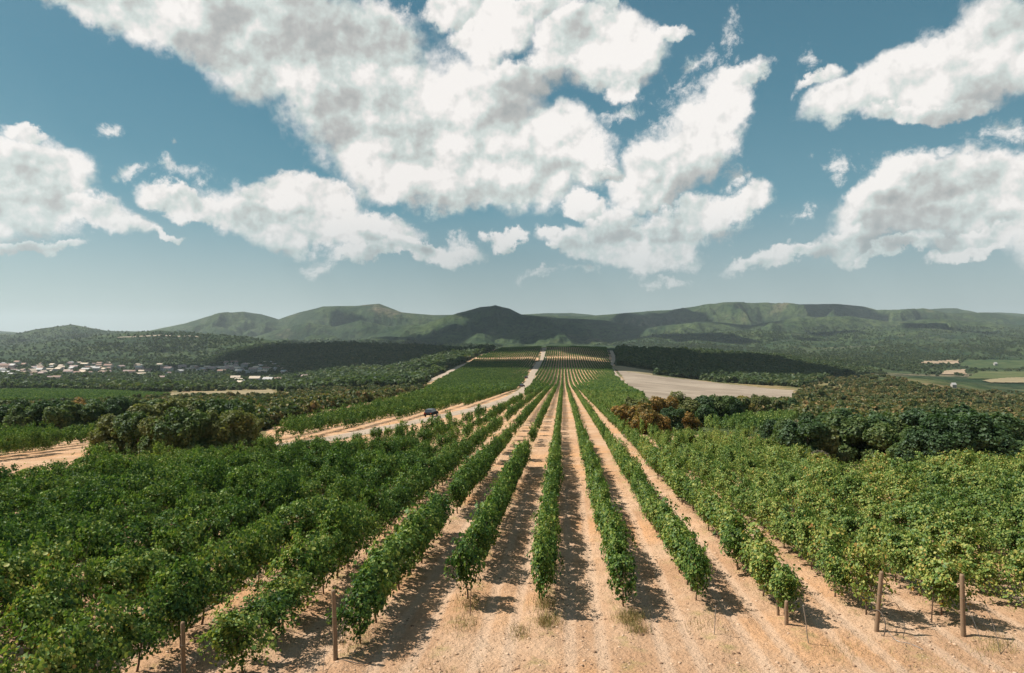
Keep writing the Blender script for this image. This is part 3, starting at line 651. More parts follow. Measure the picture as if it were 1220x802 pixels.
SP = 1.62; TH = math.atan(.075); ct, st = cos(TH), sin(TH)
STARTS = {-8: 8, -7: 9, -6: 10.5, -5: 12.5, -4: 14.5, -3: 17.6, -2: 20.2, -1: 24.0, 0: 23.5, 1: 23.2, 2: 23.9, 3: 22.0, 4: 21.9, 5: 21.9, 6: 20.4, 7: 19.8, 8: 19.2, 9: 18.4}
vx = []; vy = []; vk = []
for k in range(-75, 80):
    off = -.65 + 2.6 * k; y = STARTS.get(k, 17 if k > 0 else 8)
    y = y - (.6 if -3 < k < 3 else 0); ys = np.arange(y, 1150, SP); ys = ys + rng.normal(0, .08, len(ys)); ys[0] = y
    vx.append(off + .075 * ys + rng.normal(0, .12 if abs(k) > 2 else .05, len(ys))); vy.append(ys); vk.append(np.full(len(ys), k))
vx = np.concatenate(vx); vy = np.concatenate(vy); vk = np.concatenate(vk)
vz = Hh(vx, vy); vpx, vpy = proj(vx, vy, vz)
# road clearance
rp = np.array([hit(*p) for p in ROADPX])
def near_road(x, y, wdt):
    d = np.full(len(x), 1e9)
    for a, b in zip(rp[:-1], rp[1:]):
        ab = b - a; t = np.clip(((x - a[0]) * ab[0] + (y - a[1]) * ab[1]) / (ab @ ab), 0, 1); d = np.minimum(d, np.hypot(x - a[0] - t * ab[0], y - a[1] - t * ab[1]))
    return d < wdt
tpy = vpy - 1.45 * F / vy
inA = inpoly(vpx, tpy, FA); inB = inpoly(vpx, vpy, FB) & inpoly(vpx, tpy, FB) & ~inpoly(vpx, vpy, FA); inC = inpoly(vpx, tpy, FC) & inpoly(vpx, vpy, FC); inE = inpoly(vpx, tpy, FE) & inpoly(vpx, vpy, FE); inF = inpoly(vpx, tpy, FF) & inpoly(vpx, vpy, FF)
keep = (inA | inB | inC | inE | inF) & ~near_road(vx, vy, 3.1)
keep &= ~((vk > 14) & (vy < 60) & (vpx > 1700)); keep &= (np.abs(vpx - CX) < 900)
# gaps and sparse patches as in the photograph
lo = vx - .075 * vy
gap = rng.random(len(vx))
gap = np.where(vy < 34, 1., gap)
keep &= gap > np.where((vy > 58) & (vy < 210) & (vpx > 400) & (vk <= -3) & inA, np.where(vy < 100, .50, .40), .025)
patch = (inpoly(vpx, vpy, [(545, 545), (585, 508), (650, 500), (665, 520), (620, 560), (560, 560)]) & (gap < .45)) | (inpoly(vpx, vpy, [(420, 560), (470, 530), (520, 530), (520, 560), (470, 575)]) & (gap < .35))
keep &= ~patch
keep &= ~((vk == -2) & (vy > 33.5) & (vy < 36.2))
keep &= ~((vk == -1) & (vy > 24.5) & (vy < 25.3))
clear = (np.abs(vy - 800) > 9) | (vy < 700); keep &= clear & ((np.abs(vy - 405) > 5) | (vpx > 640)) & ((np.abs(vy - 232) > 3) | (vpx < 650) | (vpx > 720) | True)
vx, vy, vk, vz, vpx, vpy = (a[keep] for a in (vx, vy, vk, vz, vpx, vpy)); nv = len(vx)
vrot = -TH + np.where(rng.random(nv) < .5, pi, 0) + rng.normal(0, .06, nv)
vsc = np.stack([rng.uniform(.85, 1.15, nv), rng.uniform(.9, 1.08, nv), rng.uniform(.88, 1.08, nv)], 1)
vigour = 1 + .12 * fbm(vx / 9, vy / 9, 3); vsc *= vigour[:, None]; lk_ = vk; vsc[:, 0] *= np.interp(lk_, [-6, -3, -2, -1, 0, 1, 2, 3, 4, 7], [1.15, 1.0, 1.12, .86, .78, .82, .88, 1.08, .95, 1.08]) ; wide_ = ((lk_ <= -3) | (lk_ >= 4)) & (vy < 70); wd_ = np.interp(vy, [90, 250], [0, 1]); vsc[:, 0] = vsc[:, 0] * (1 - wd_) + .88 * wd_; vsc[:, 1] *= np.interp(vy, [48, 80, 260, 400], [1, .76, .76, 1]); vsc[:, 0] *= np.interp(vy, [50, 75, 230], [1, .8, 1]); vsc[:, 0] *= np.where((lk_ > 1) & (lk_ < 12) & (vy > 60) & (vy < 92), .62, 1); vsc[:, 2] *= np.where(np.abs(lk_) > 2, rng.uniform(.84, 1.14, nv), 1); vsc[:, 2] *= np.interp(lk_, [-6, -2, 2, 6], [1.13, 1.08, 1.03, 1.08])
inframe = (vpx > -25) & (vpx < 1245) & (vpy - 1.9 * F / vy < 802)
order = np.argsort(np.where(inframe, np.hypot(vx, vy), 1e9)); chosen = order[:300]
def ordw(n): return {1: 'first', 2: 'second', 3: 'third', 4: 'fourth', 5: 'fifth', 6: 'sixth', 7: 'seventh', 8: 'eighth', 9: 'ninth', 10: 'tenth', 11: 'eleventh', 12: 'twelfth'}.get(n, f'{n}th')
def rowname(k):
    if k == 0: return 'the row nearest the middle of the picture'
    return f'the {ordw(abs(k))} row {"right" if k > 0 else "left"} of the middle row'
cnt = {}; sources = []
for idx in sorted(chosen, key=lambda i: (vk[i], vy[i])):
    k = int(vk[idx]); cnt[k] = cnt.get(k, 0) + 1; q = cnt[k]; vi = int(rng.integers(NV))
    e = link('grapevine', None, loc=(float(vx[idx]), float(vy[idx]), float(vz[idx]))); e.rotation_euler = (0, 0, float(vrot[idx])); e.scale = tuple(float(c) for c in vsc[idx])
    e.empty_display_size = .3
    lk = 'yellow-flecked green' if k >= 2 else ('dark green' if k < -1 else 'leafy green')
    if k < -2 and vy[idx] < 26: lk = 'rust-flecked dark'
    tag(e, f'{lk} grapevine, {ordw(q)} visible from the near end, {rowname(k).replace("the row nearest the middle of the picture", "middle row").replace("the ", "", 1)}', 'grapevine', 'grapevines trained in straight rows')
    link('trunk', WOOD[vi], None, e); fo_ = link('foliage', (FOLW if wide_[idx] else FOL)[vi], None, e)
rest = np.ones(nv, bool); rest[chosen] = False

def gn_scatter(name, meshes, X, Y_, Z, rot, scale, label=None, cat=None, mat=None, kind='stuff', group=None):
    """ONE object: meshes instanced on a point cloud with geometry nodes"""
    n_ = len(X)
    if n_ == 0: return
    me = bpy.data.meshes.new(name); me.vertices.add(n_); me.vertices.foreach_set('co', np.stack([X, Y_, Z], 1).astype(np.float32).ravel())
    a = me.attributes.new('rot', 'FLOAT_VECTOR', 'POINT'); a.data.foreach_set('vector', np.stack([rot * 0, rot * 0, rot], 1).astype(np.float32).ravel())
    a = me.attributes.new('scl', 'FLOAT_VECTOR', 'POINT'); a.data.foreach_set('vector', np.asarray(scale, np.float32).ravel())
    a = me.attributes.new('vari', 'INT', 'POINT'); a.data.foreach_set('value', rng.integers(0, len(meshes), n_).astype(np.int32))
    me.update(); o = link(name, me)
    ng = bpy.data.node_groups.new(name, 'GeometryNodeTree'); ng.interface.new_socket('Geometry', in_out='INPUT', socket_type='NodeSocketGeometry'); ng.interface.new_socket('Geometry', in_out='OUTPUT', socket_type='NodeSocketGeometry')
    gi = ng.nodes.new('NodeGroupInput'); go = ng.nodes.new('NodeGroupOutput'); jn = ng.nodes.new('GeometryNodeJoinGeometry'); L = ng.links.new
    for k, ms in reversed(list(enumerate(meshes))):
        src = bpy.data.objects.new(name + '_source', ms); SRC.append(src)
        oi = ng.nodes.new('GeometryNodeObjectInfo'); oi.inputs['Object'].default_value = src; oi.inputs['As Instance'].default_value = True
        L(oi.outputs['Geometry'], jn.inputs[0])
    ip = ng.nodes.new('GeometryNodeInstanceOnPoints'); L(gi.outputs[0], ip.inputs['Points']); L(jn.outputs[0], ip.inputs['Instance']); ip.inputs['Pick Instance'].default_value = True
    def na_(nm, dt):
        q = ng.nodes.new('GeometryNodeInputNamedAttribute'); q.data_type = dt; q.inputs['Name'].default_value = nm; return q.outputs['Attribute']
    L(na_('vari', 'INT'), ip.inputs['Instance Index'])
    e2r = ng.nodes.new('FunctionNodeEulerToRotation'); L(na_('rot', 'FLOAT_VECTOR'), e2r.inputs[0]); L(e2r.outputs[0], ip.inputs['Rotation'])
    L(na_('scl', 'FLOAT_VECTOR'), ip.inputs['Scale']); L(ip.outputs[0], go.inputs[0])
    md = o.modifiers.new('scatter', 'NODES'); md.node_group = ng
    tag(o, label, cat, group, kind); return o
SRC = []
def vset(sel, meshes, name, label, widen=1.):
    s = np.where(sel)[0]; sc = vsc[s].copy(); sc[:, 1] *= widen
    gn_scatter(name, meshes, vx[s], vy[s], vz[s], vrot[s], sc, label, 'grapevines')
vset(rest & (vy < 70) & wide_, FOLW, 'grapevines', 'bushy vines packed in the side rows behind the nearest ones')
vset(rest & (vy < 75) & ~wide_, FOL, 'grapevines', 'vines of the middle rows behind the nearest ones')
vset(rest & (vy < 60), WOOD, 'grapevine_trunks', 'bare trunks under the packed rows of vines')
vset(rest & (vy >= 75) & (vy < 230), MID, 'middle_distance_grapevines', 'vines in rows running across the dip of the valley')
vset(rest & (vy >= 230), FAR, 'far_grapevines', 'far vines in thin rows climbing the opposite slope')
gx, gy = np.meshgrid(np.arange(-420, -120, 2.6), np.arange(330, 640, 2.3)); gx = gx.ravel() + .075 * gy.ravel(); gy = gy.ravel(); gz = Hh(gx, gy); qx, qy = proj(gx, gy, gz)
k_ = inpoly(qx, qy, FD) & (rng.random(len(gx)) > .06); gx, gy, gz = gx[k_], gy[k_], gz[k_]; m_ = len(gx)
gn_scatter('green_field_grapevines', FAR, gx, gy, gz, np.full(m_, -TH), np.stack([rng.uniform(.8, 1.1, m_), rng.uniform(.9, 1.2, m_), rng.uniform(.7, .95, m_)], 1), 'low vines filling the green field beyond the left trees', 'grapevines')
print('vines', nv)

# ------------------------------------------------------------------ trees, bushes
def crown(seed, nleaf, size, R=1., Hc=1., lobes=9, low=.12):
    rg = np.random.default_rng(seed); LB = []
    for i in range(lobes):
        a = rg.uniform(0, 2 * pi); d = rg.uniform(.0, .62) * R; zc = Hc * (rg.uniform(.14, .30) if i % 3 == 1 else rg.uniform(.35, .80)) if i else Hc * .62; d = d * (1.25 if i % 3 == 1 else 1)
        LB.append((d * cos(a), d * sin(a), zc, R * rg.uniform(.20, .44), Hc * rg.uniform(.12, .25)))
    C = []; N = []; per = nleaf // lobes
    for (cx_, cy_, cz, rx, rz) in LB:
        v = rg.normal(0, 1, (per, 3)); v /= np.linalg.norm(v, axis=1)[:, None]; rad = rg.uniform(.62, 1.1, per) ** .6
        rad *= 1 + .50 * fbm(v[:, 0] * 2.3 + seed, v[:, 1] * 2.3 + v[:, 2] * 2, 3)
        c = np.stack([cx_ + v[:, 0] * rx * rad, cy_ + v[:, 1] * rx * rad, cz + v[:, 2] * rz * rad], 1); C.append(c); N.append(v + np.array([0, 0, .35]))
    C = np.concatenate(C); N = np.concatenate(N); k = C[:, 2] > low * Hc; C = C[k]; N = N[k]
    return leaf_arrays(C, N, size, rg), LB
def tree_wood(seed, LB, Hc):
    rg = np.random.default_rng(seed); b = MB()
    b.tube([(0, 0, -.3), (.02, .0, Hc * .15), (.03, .02, Hc * .32)], [Hc * .035, Hc * .028, Hc * .022], 7)
    for (cx_, cy_, cz, rx, rz) in LB: b.tube([(.02, .0, Hc * .12), (cx_ * .4, cy_ * .4, Hc * .30), (cx_, cy_, cz)], [Hc * .018, Hc * .013, Hc * .005], 5)
    return b.mesh('trunk', True)
NT_ = 7; TC = []
for i in range(NT_):
    (v, f), LB = crown(500 + i, 14000, .20, 2.6, 5.0, lobes=14 + i % 4, low=.0)
    TC.append((v, f, tree_wood(600 + i, LB, 5.0)))
_cm = {}
def crown_mesh(i, mat):
    if (i, mat.name) not in _cm:
        me = quads_mesh('crown', TC[i][0], TC[i][1]); me.materials.append(mat); _cm[(i, mat.name)] = me
    return _cm[(i, mat.name)]
for t_ in TC: t_[2].materials.append(M_trunk)
KM = {'g': (M_tree, 'green'), 'd': (M_dark, 'dark green'), 'o': (M_olive, 'olive green'), 'r': (M_rust, 'rust-brown'), 'y': (M_yellow, 'yellow'), 'x': (M_grey, 'bare grey-brown')}
tree_log = []
def tree(px, py, hpx, kind, wid=1., where='', bush=False):
    h = hit(px, py)
    if not h: return
    x, y = h; Hm = hpx * y / F; s = Hm / 5.0; i = len(tree_log) % NT_
    e = link('bush' if bush else 'tree', None, loc=(x, y, H1(x, y) - .05)); e.scale = (s * wid, s * wid, s); e.rotation_euler = (0, 0, random.uniform(0, 6.28)); e.empty_display_size = .5
    mat, cn = KM[kind]; link('trunk', TC[i][2], None, e); link('crown', crown_mesh(i, mat), None, e)
    tree_log.append((e, where, cn, px, bush))
L1 = 'the clump left of the road'; L2 = 'the dark far-left belt'; R1 = 'the big right clump'; O1 = 'the autumn thicket'
for a in [(138, 541, 50, 'o', 1.1), (162, 545, 56, 'g', 1.1), (190, 547, 52, 'o', .9), (205, 547, 62, 'g', 1.1), (235, 546, 62, 'g', 1.1), (262, 543, 56, 'o', 1.1), (288, 538, 50, 'o', 1.1), (172, 530, 52, 'o', 1.2), (215, 526, 52, 'o', 1.2),
          (250, 523, 48, 'g', 1.2), (285, 524, 46, 'g', 1.2), (148, 531, 42, 'g', 1.1), (300, 533, 36, 'o', .9), (225, 515, 40, 'o', 1.3), (190, 512, 38, 'g', 1.3), (270, 508, 34, 'd', 1.3), (130, 535, 32, 'o', 1.)]: tree(*a, where=L1)
for a in [(-20, 524, 46, 'd', 1.2), (5, 523, 44, 'd', 1.2), (30, 523, 42, 'g', 1.2), (52, 522, 45, 'd', 1.2), (78, 521, 40, 'g', 1.2), (102, 519, 42, 'g', 1.2), (122, 518, 36, 'd', 1.1), (18, 508, 32, 'd', 1.3), (44, 507, 30, 'g', 1.3), (68, 506, 30, 'd', 1.3),
          (92, 505, 30, 'r', 1.2), (115, 504, 30, 'd', 1.3), (140, 503, 32, 'd', 1.3), (158, 500, 28, 'g', 1.3)]: tree(*a, where=L2)
for a in [(935, 546, 46, 'g', 1.2), (930, 534, 40, 'd', 1.2), (958, 551, 52, 'd', 1.2), (985, 552, 48, 'o', 1.2), (1005, 549, 58, 'g', 1.2), (1032, 551, 62, 'd', 1.2), (1058, 556, 52, 'g', 1.3), (1085, 559, 50, 'g', 1.3), (1108, 560, 54, 'd', 1.2), (1130, 559, 66, 'd', 1.2),
          (1160, 560, 70, 'd', 1.2), (1186, 558, 68, 'd', 1.2), (1198, 548, 54, 'd', 1.), (975, 534, 44, 'd', 1.2), (1015, 533, 46, 'd', 1.2), (1062, 536, 50, 'g', 1.2), (1100, 538, 52, 'd', 1.3), (1145, 538, 56, 'd', 1.3), (950, 528, 28, 'x', 1.3), (978, 556, 20, 'x', 1.4)]: tree(*a, where=R1)
for a in [(748, 512, 30, 'r', 1.2), (768, 517, 36, 'r', 1.2), (785, 517, 26, 'r', 1.2), (800, 515, 30, 'd', 1.2), (818, 513, 22, 'r', 1.4), (842, 509, 28, 'd', 1.2), (760, 503, 30, 'o', 1.3), (790, 503, 32, 'r', 1.3), (815, 501, 34, 'o', 1.3),
          (838, 500, 32, 'd', 1.3), (858, 500, 30, 'g', 1.3), (873, 495, 22, 'd', 1.3), (885, 493, 22, 'y', 1.3), (905, 492, 22, 'o', 1.4), (925, 491, 18, 'g', 1.4), (945, 490, 16, 'd', 1.5), (735, 503, 22, 'r', 1.2), (855, 488, 16, 'y', 1.4)]: tree(*a, where=O1)
by = {}
for t_ in tree_log: by.setdefault((t_[1], t_[2]), []).append(t_)
for (wh, cn), ls in by.items():
    ls.sort(key=lambda t_: t_[3])
    for q, t_ in enumerate(ls):
        nm = 'tree'; pre = f'{cn} {nm}'
        tag(t_[0], f'{pre} in {wh}' if len(ls) == 1 else f'{pre}, {ordw(q + 1)} such from the left in {wh}', 'tree', 'trees in ' + wh)

# scrub and woodland too many to count
def sm_bush(seed, nl, size, R, Hc, mat, lobes=6):
    (v, f), _ = crown(seed, nl, size, R, Hc, lobes, low=.0); me = quads_mesh('bush', v, f); me.materials.append(mat); return me
SB = [sm_bush(700 + i, 420, .30, 1.05, 1.5, M_scrub) for i in range(5)]
WB = [sm_bush(720 + i, 160, .52, 1.05, 1.5, M_wood_far) for i in range(5)]
roadsxy = [np.array([hit(*p) for p in pl]) for pl in ([(728, 418), (731, 427), (728, 436), (733, 446), (744, 457), (757, 468), (775, 477), (800, 483)], [(562, 431), (547, 437), (534, 444), (520, 450), (506, 456)])]
def hitv(px, py):
    a = np.arctan((px - CX) / F); j = np.clip(np.searchsorted(azs[_jl], a), 0, len(_jl) - 1); r = np.full(len(px), np.nan)
    for c in np.unique(j):
        m = j == c; col = _MN[:, c]; k = np.searchsorted(-col, -py[m]); ok = k < len(rs); k = np.clip(k, 1, len(rs) - 1)
        t = (col[k - 1] - py[m]) / np.maximum(col[k - 1] - col[k], 1e-9); r[m] = np.where(ok, rs[k - 1] + (rs[k] - rs[k - 1]) * np.clip(t, 0, 1), np.nan)
    return r * np.sin(a), r * np.cos(a)
def scatter_px(name, meshes, regions, label, cat, avoid=()):
    X = []; Y_ = []; SC = []
    for poly, count, smin, smax, thr in regions:
        xs = [p[0] for p in poly]; ys_ = [p[1] for p in poly]; n_ = count * 6
        px = rng.uniform(min(xs), max(xs), n_); py = rng.uniform(min(ys_), max(ys_), n_)
        k = inpoly(px, py, poly)
        for a in avoid: k &= ~inpoly(px, py, a)
        px, py = px[k], py[k]; x, y = hitv(px, py); k = np.isfinite(x) & (y < 4200); x, y = x[k], y[k]
        if thr > -1: k = fbm(x / 22., y / 22., 3) > thr; x, y = x[k], y[k]
        if thr > -.46 and thr < -.44: k = (fbm(x / 260., y / 320., 4) > -.12) | (rng.random(len(x)) < .3); x, y = x[k], y[k]
        x, y = x[:count], y[:count]; m = len(x); sc = rng.uniform(smin, smax, m) * rng.choice([.6, .8, 1, 1, 1.15], m)
        X.append(x); Y_.append(y); SC.append(np.stack([sc, sc, sc * rng.uniform(.75, 1.1, m)], 1))
    X = np.concatenate(X); Y_ = np.concatenate(Y_); SC = np.concatenate(SC); Z = Hh(X, Y_) - .1
    gn_scatter(name, meshes, X, Y_, Z, rng.uniform(0, 6.28, len(X)), SC, label, cat); print(name, len(X))
AV = [FA, FB, FC, FD, FE, FF, [(735, 441), (775, 447), (860, 457), (945, 464), (952, 474), (920, 480), (880, 476), (850, 486), (795, 487), (765, 472), (745, 456)], [(185, 473), (185, 468), (330, 464), (330, 471)], [(724, 435), (742, 435), (782, 442), (780, 449), (735, 444)],
      [(-200, 575), (20, 546), (60, 541), (118, 526), (150, 550), (300, 537), (300, 526), (320, 512), (350, 528), (300, 548), (0, 575)], [(502, 458), (525, 445), (560, 428), (572, 424), (560, 440), (520, 458)],
      [(1140, 436), (1150, 429), (1420, 429), (1420, 441), (1160, 440)], [(1150, 458), (1165, 443), (1420, 443), (1420, 458)], [(1096, 434), (1100, 430), (1143, 429), (1143, 434.5)], [(1120, 447), (1125, 442), (1150, 440), (1153, 447)], [(960, 565), (985, 545), (1060, 555), (1080, 570)]]
scatter_px('scrub', SB, [
    ([(870, 494), (940, 482), (950, 470), (960, 452), (1010, 442), (1060, 446), (1100, 462), (1160, 466), (1300, 470), (1300, 512), (1100, 530), (960, 500)], 5200, 1.2, 2.6, -.35),
    ([(735, 488), (800, 484), (880, 474), (945, 480), (960, 492), (880, 494), (760, 500)], 500, .9, 1.6, -.3),
    ([(120, 500), (150, 478), (205, 472), (330, 470), (400, 462), (500, 458), (512, 462), (455, 477), (395, 488), (330, 503), (305, 515), (290, 500)], 3600, 1.0, 2.1, -.5),
    ([(-250, 500), (-250, 482), (0, 482), (70, 478), (160, 476), (160, 490), (120, 500)], 900, 1.2, 2.2, -.6),
    ([(950, 520), (1000, 510), (1220, 515), (1200, 545), (960, 545)], 260, 1.0, 2.0, -.4)],
    'mixed green and rusty scrub covering the valley slopes', 'scrub', AV)
scatter_px('woodland', WB, [
    ([(-250, 466), (-250, 446), (0, 446), (120, 448), (250, 450), (370, 446), (470, 440), (480, 455), (400, 463), (340, 467), (205, 469), (0, 463)], 3600, 3.0, 4.6, -2),
    ([(-250, 450), (-250, 428), (0, 430), (350, 430), (370, 450)], 3200, 2.0, 3.4, -2),
    ([(235, 432), (280, 415), (340, 406), (420, 404), (500, 407), (600, 412), (570, 424), (545, 436), (515, 450), (500, 460), (400, 463), (360, 445)], 9000, 3.0, 4.6, -2),
    ([(738, 442), (733, 410), (800, 410), (900, 414), (1000, 430), (1060, 446), (1000, 446), (955, 462), (860, 456), (775, 446)], 7500, 2.4, 4.0, -2)],
    'dark green woodland filling the valley and the low ridges', 'woodland', AV[:12])
scatter_px('hill_woodland', WB, [
    ([(-250, 435), (-250, 400), (0, 395), (85, 386), (190, 392), (320, 402), (300, 415), (235, 432)], 5500, 2.4, 4.0, -.45),
    ([(700, 412), (790, 396), (900, 391), (1100, 389), (1300, 389), (1300, 448), (1100, 448), (1010, 432), (900, 414)], 7000, 2.4, 4.0, -.45)],
    'patchy woodland on the nearer hillsides', 'woodland', AV)

# ------------------------------------------------------------------ village houses
HW = {'white': flat_mat('white_wall', (.34, .32, .29), .8), 'cream': flat_mat('cream_wall', (.62, .54, .43), .8), 'pink': flat_mat('pink_wall', (.58, .40, .36), .8), 'grey': flat_mat('grey_wall', (.42, .41, .39), .8)}
HR = {'terracotta': flat_mat('terracotta_roof', (.27, .17, .13), .8), 'pale grey': flat_mat('pale_grey_roof', (.40, .39, .37), .7), 'brown': flat_mat('brown_roof', (.25, .17, .13), .8), 'rose': flat_mat('rose_roof', (.33, .24, .22), .8), 'beige': flat_mat('beige_roof', (.52, .43, .33), .8)}
M_win = flat_mat('window_glass', (.05, .06, .07), .2, 0, .2, 1, .5)
def house_meshes(seed):
    rg = random.Random(seed); L_ = rg.uniform(9, 15); Wd = rg.uniform(7, 9); h = rg.choice([3.2, 3.4, 5.6]); rr = rg.uniform(1.8, 2.6); ov = .45
    wl = MB(); wl.box(-L_ / 2, L_ / 2, -Wd / 2, Wd / 2, -1.5, h); wl.add([(-L_ / 2, -Wd / 2, h), (-L_ / 2, Wd / 2, h), (-L_ / 2, 0, h + rr)], [(0, 2, 1)]); wl.add([(L_ / 2, -Wd / 2, h), (L_ / 2, Wd / 2, h), (L_ / 2, 0, h + rr)], [(0, 1, 2)])
    rf = MB(); a = L_ / 2 + ov; b = Wd / 2 + ov; e = h - .25; t = .18
    for s in (-1, 1):
        rf.add([(-a, s * b, e), (a, s * b, e), (a, 0, h + rr + .05), (-a, 0, h + rr + .05), (-a, s * b, e + t), (a, s * b, e + t), (a, 0, h + rr + t + .05), (-a, 0, h + rr + t + .05)], [(0, 1, 2, 3), (4, 7, 6, 5), (0, 4, 5, 1), (1, 5, 6, 2), (3, 2, 6, 7), (0, 3, 7, 4)])
    ch = MB(); ch.box(L_ * .2, L_ * .2 + .7, -.35, .35, h + rr * .5, h + rr + .9)
    ws = []
    for fl in range(2 if h > 5 else 1):
        for i in range(3):
            for s in (-1, 1):
                q = MB(); x = (i - 1) * L_ * .3; q.box(x - .55, x + .55, s * Wd / 2 - .03, s * Wd / 2 + .03, .9 + fl * 2.6, 2.1 + fl * 2.6); ws.append(q.mesh('window'))
    return wl.mesh('wall'), rf.mesh('roof'), ch.mesh('chimney'), ws
HM = [house_meshes(i) for i in range(6)]
for hmv in HM:
    for q in hmv[3]: q.materials.append(M_win)
_hc = {}
def hmesh(i, part, mat):
    key = (i, part, mat.name)
    if key not in _hc:
        me = HM[i][part].copy(); me.name = ('wall', 'roof', 'chimney')[part]; me.materials.append(mat); _hc[key] = me
    return _hc[key]
hs_list = []
rh = random.Random(5)
spots = []
for (x0, x1, y0, y1, n_) in [(2, 132, 433.5, 446, 110), (8, 60, 443, 449, 10), (110, 200, 436, 442, 12), (150, 215, 441, 448, 9), (215, 275, 439, 443.5, 30), (262, 340, 433.5, 445, 70), (274, 292, 453, 458, 6), (302, 334, 453, 457, 9), (362, 392, 447, 451, 5), (60, 80, 452, 455, 2), (190, 205, 450, 453, 2)]:
    for q in range(n_): spots.append((rh.uniform(x0, x1), rh.uniform(y0, y1)))
for (px, py) in spots:
    h_ = hit(px, py)
    if not h_: continue
    if any((h_[0] - q[0]) ** 2 + (h_[1] - q[1]) ** 2 < 12 ** 2 for q in hs_list): continue
    hs_list.append((h_[0], h_[1], px))
hs_list.sort(key=lambda q: q[2]); n_h = {}
for (x, y, px) in hs_list:
    w_, r_ = rh.choice(['white', 'white', 'white', 'cream', 'pink', 'grey']), rh.choice(['terracotta', 'pale grey', 'pale grey', 'brown', 'rose', 'rose', 'beige', 'beige'])
    i = rh.randrange(6); e = link('house', None, loc=(x, y, H1(x, y) + .3)); e.rotation_euler = (0, 0, rh.choice([rh.gauss(0, .35), rh.gauss(0, .35), 1.4])); s = rh.uniform(.7, 1.05); e.scale = (s, s, s)
    link('wall', hmesh(i, 0, HW[w_]), None, e); rf = link('roof', hmesh(i, 1, HR[r_]), None, e); link('chimney', hmesh(i, 2, HW['grey']), None, rf)
    for q in HM[i][3]: link('window', q, None, e)
    key = (w_, r_); n_h[key] = n_h.get(key, 0) + 1
    tag(e, f'{w_} house with {r_} roof, {ordw(n_h[key])} such from the left in the far village', 'house', 'houses of the far village')
print('houses', len(hs_list))

# pale farm buildings on the far right
for (px, py, lab, s) in [(1186, 436, 'small white farm building standing alone on the far green field', (.45, .6, 1.6)), (1136, 462, 'small white building among dark trees left of the far straw field', (.25, .35, .8))]:
    x, y = hit(px, py); e = link('farm_building', None, loc=(x, y, H1(x, y))); e.scale = s; link('wall', hmesh(0, 0, HW['white']), None, e); link('roof', hmesh(0, 1, HR['pale grey']), None, e)
    for q in HM[0][3]: link('window', q, None, e)
    tag(e, lab, 'building')
# thin power poles in front of the village
for (px, py, lab) in [(9, 462, 'pale power pole before the village, leftmost of three'), (31, 462, 'pale power pole before the village, middle of three'), (60, 462, 'pale power pole before the village, rightmost of three')]:
    x, y = hit(px, py); e = link('power_pole', None, loc=(x, y, H1(x, y)))
    MB().tube([(0, 0, -1), (0, 0, 5), (0, 0, 11)], [.22, .18, .13], 8).build('pole', M_metal, e); MB().box(-1.2, 1.2, -.08, .08, 10, 10.2).build('crossarm', M_metal, e); tag(e, lab, 'power pole', 'power poles before the village')

# ------------------------------------------------------------------ vehicles on the dirt road
M_paint = flat_mat('dark_car_paint', (.010, .011, .013), .8, 0., .1, 2, .2); M_glass = flat_mat('car_glass', (.03, .04, .05), .15, 0, .1, 1, .8)
M_tyre = flat_mat('tyre_rubber', (.02, .02, .02), .8); M_rim = flat_mat('wheel_rim', (.45, .45, .45), .35, .8); M_lamp = flat_mat('headlight_glass', (.7, .7, .68), .15, 0, .05, 1, .8); M_tail = flat_mat('tail_light', (.4, .03, .02), .2)
def car(x, y, yaw, label, s=1.):
    e = link('parked_car', None, loc=(x, y, H1(x, y) + .06 + .00025 * y)); e.rotation_euler = (0, 0, yaw); e.scale = (s, s, s)
    prof = [(-2.15, .45), (-2.2, .75), (-2.1, 1.02), (-1.6, 1.08), (-.2, 1.1), (1.1, 1.08), (2.0, .92), (2.2, .7), (2.15, .42)]
    def loft(pr, wb, wt, zlo, nm, mt, par):
        b = MB(); n_ = len(pr); V_ = []
        for sd in (-1, 1):
            for (a, z) in pr: V_.append((sd * (wb if z < .8 else wt), a, z))
        fc = [tuple(range(n_)), tuple(range(2 * n_ - 1, n_ - 1, -1))] + [(i, i + n_, (i + 1) % n_ + n_, (i + 1) % n_) for i in range(n_)]
        return b.add(V_, fc).build(nm, mt, par)
    bd = loft(prof, .9, .84, 0, 'body', M_paint, e); bv = bd.modifiers.new('soft', 'BEVEL'); bv.width = .05; bv.segments = 2
    cab = MB(); cab.add([(-.82, -2.0, 1.05), (.82, -2.0, 1.05), (.82, 1.15, 1.07), (-.82, 1.15, 1.07), (-.66, -1.7, 1.55), (.66, -1.7, 1.55), (.66, .35, 1.58), (-.66, .35, 1.58)], [(0, 1, 5, 4), (1, 2, 6, 5), (2, 3, 7, 6), (3, 0, 4, 7)]); cab.build('window', M_glass, e)
    MB().box(-.68, .68, -1.72, .38, 1.551, 1.62).build('roof', flat_mat('car_roof', (.10, .12, .14), .6, 0.), e)
    for sx in (-1, 1):
        for ay in (-1.35, 1.35):
            wh = MB().tube([(sx * .72, ay, .33), (sx * .92, ay, .33)], .33, 16).build('wheel', M_tyre, e); MB().tube([(sx * .90, ay, .33), (sx * .935, ay, .33)], .19, 12).build('rim', M_rim, wh)
        MB().box(sx * .62 - .18, sx * .62 + .18, 2.12, 2.22, .68, .85).build('headlight', M_lamp, e); MB().box(sx * .66 - .14, sx * .66 + .14, -2.23, -2.14, .72, .95).build('tail_light', M_tail, e)
    tag(e, label, 'car', 'cars on the dirt road')
def on_road(px, py, dx_=0): x, y = hit(px, py); return x + dx_, y
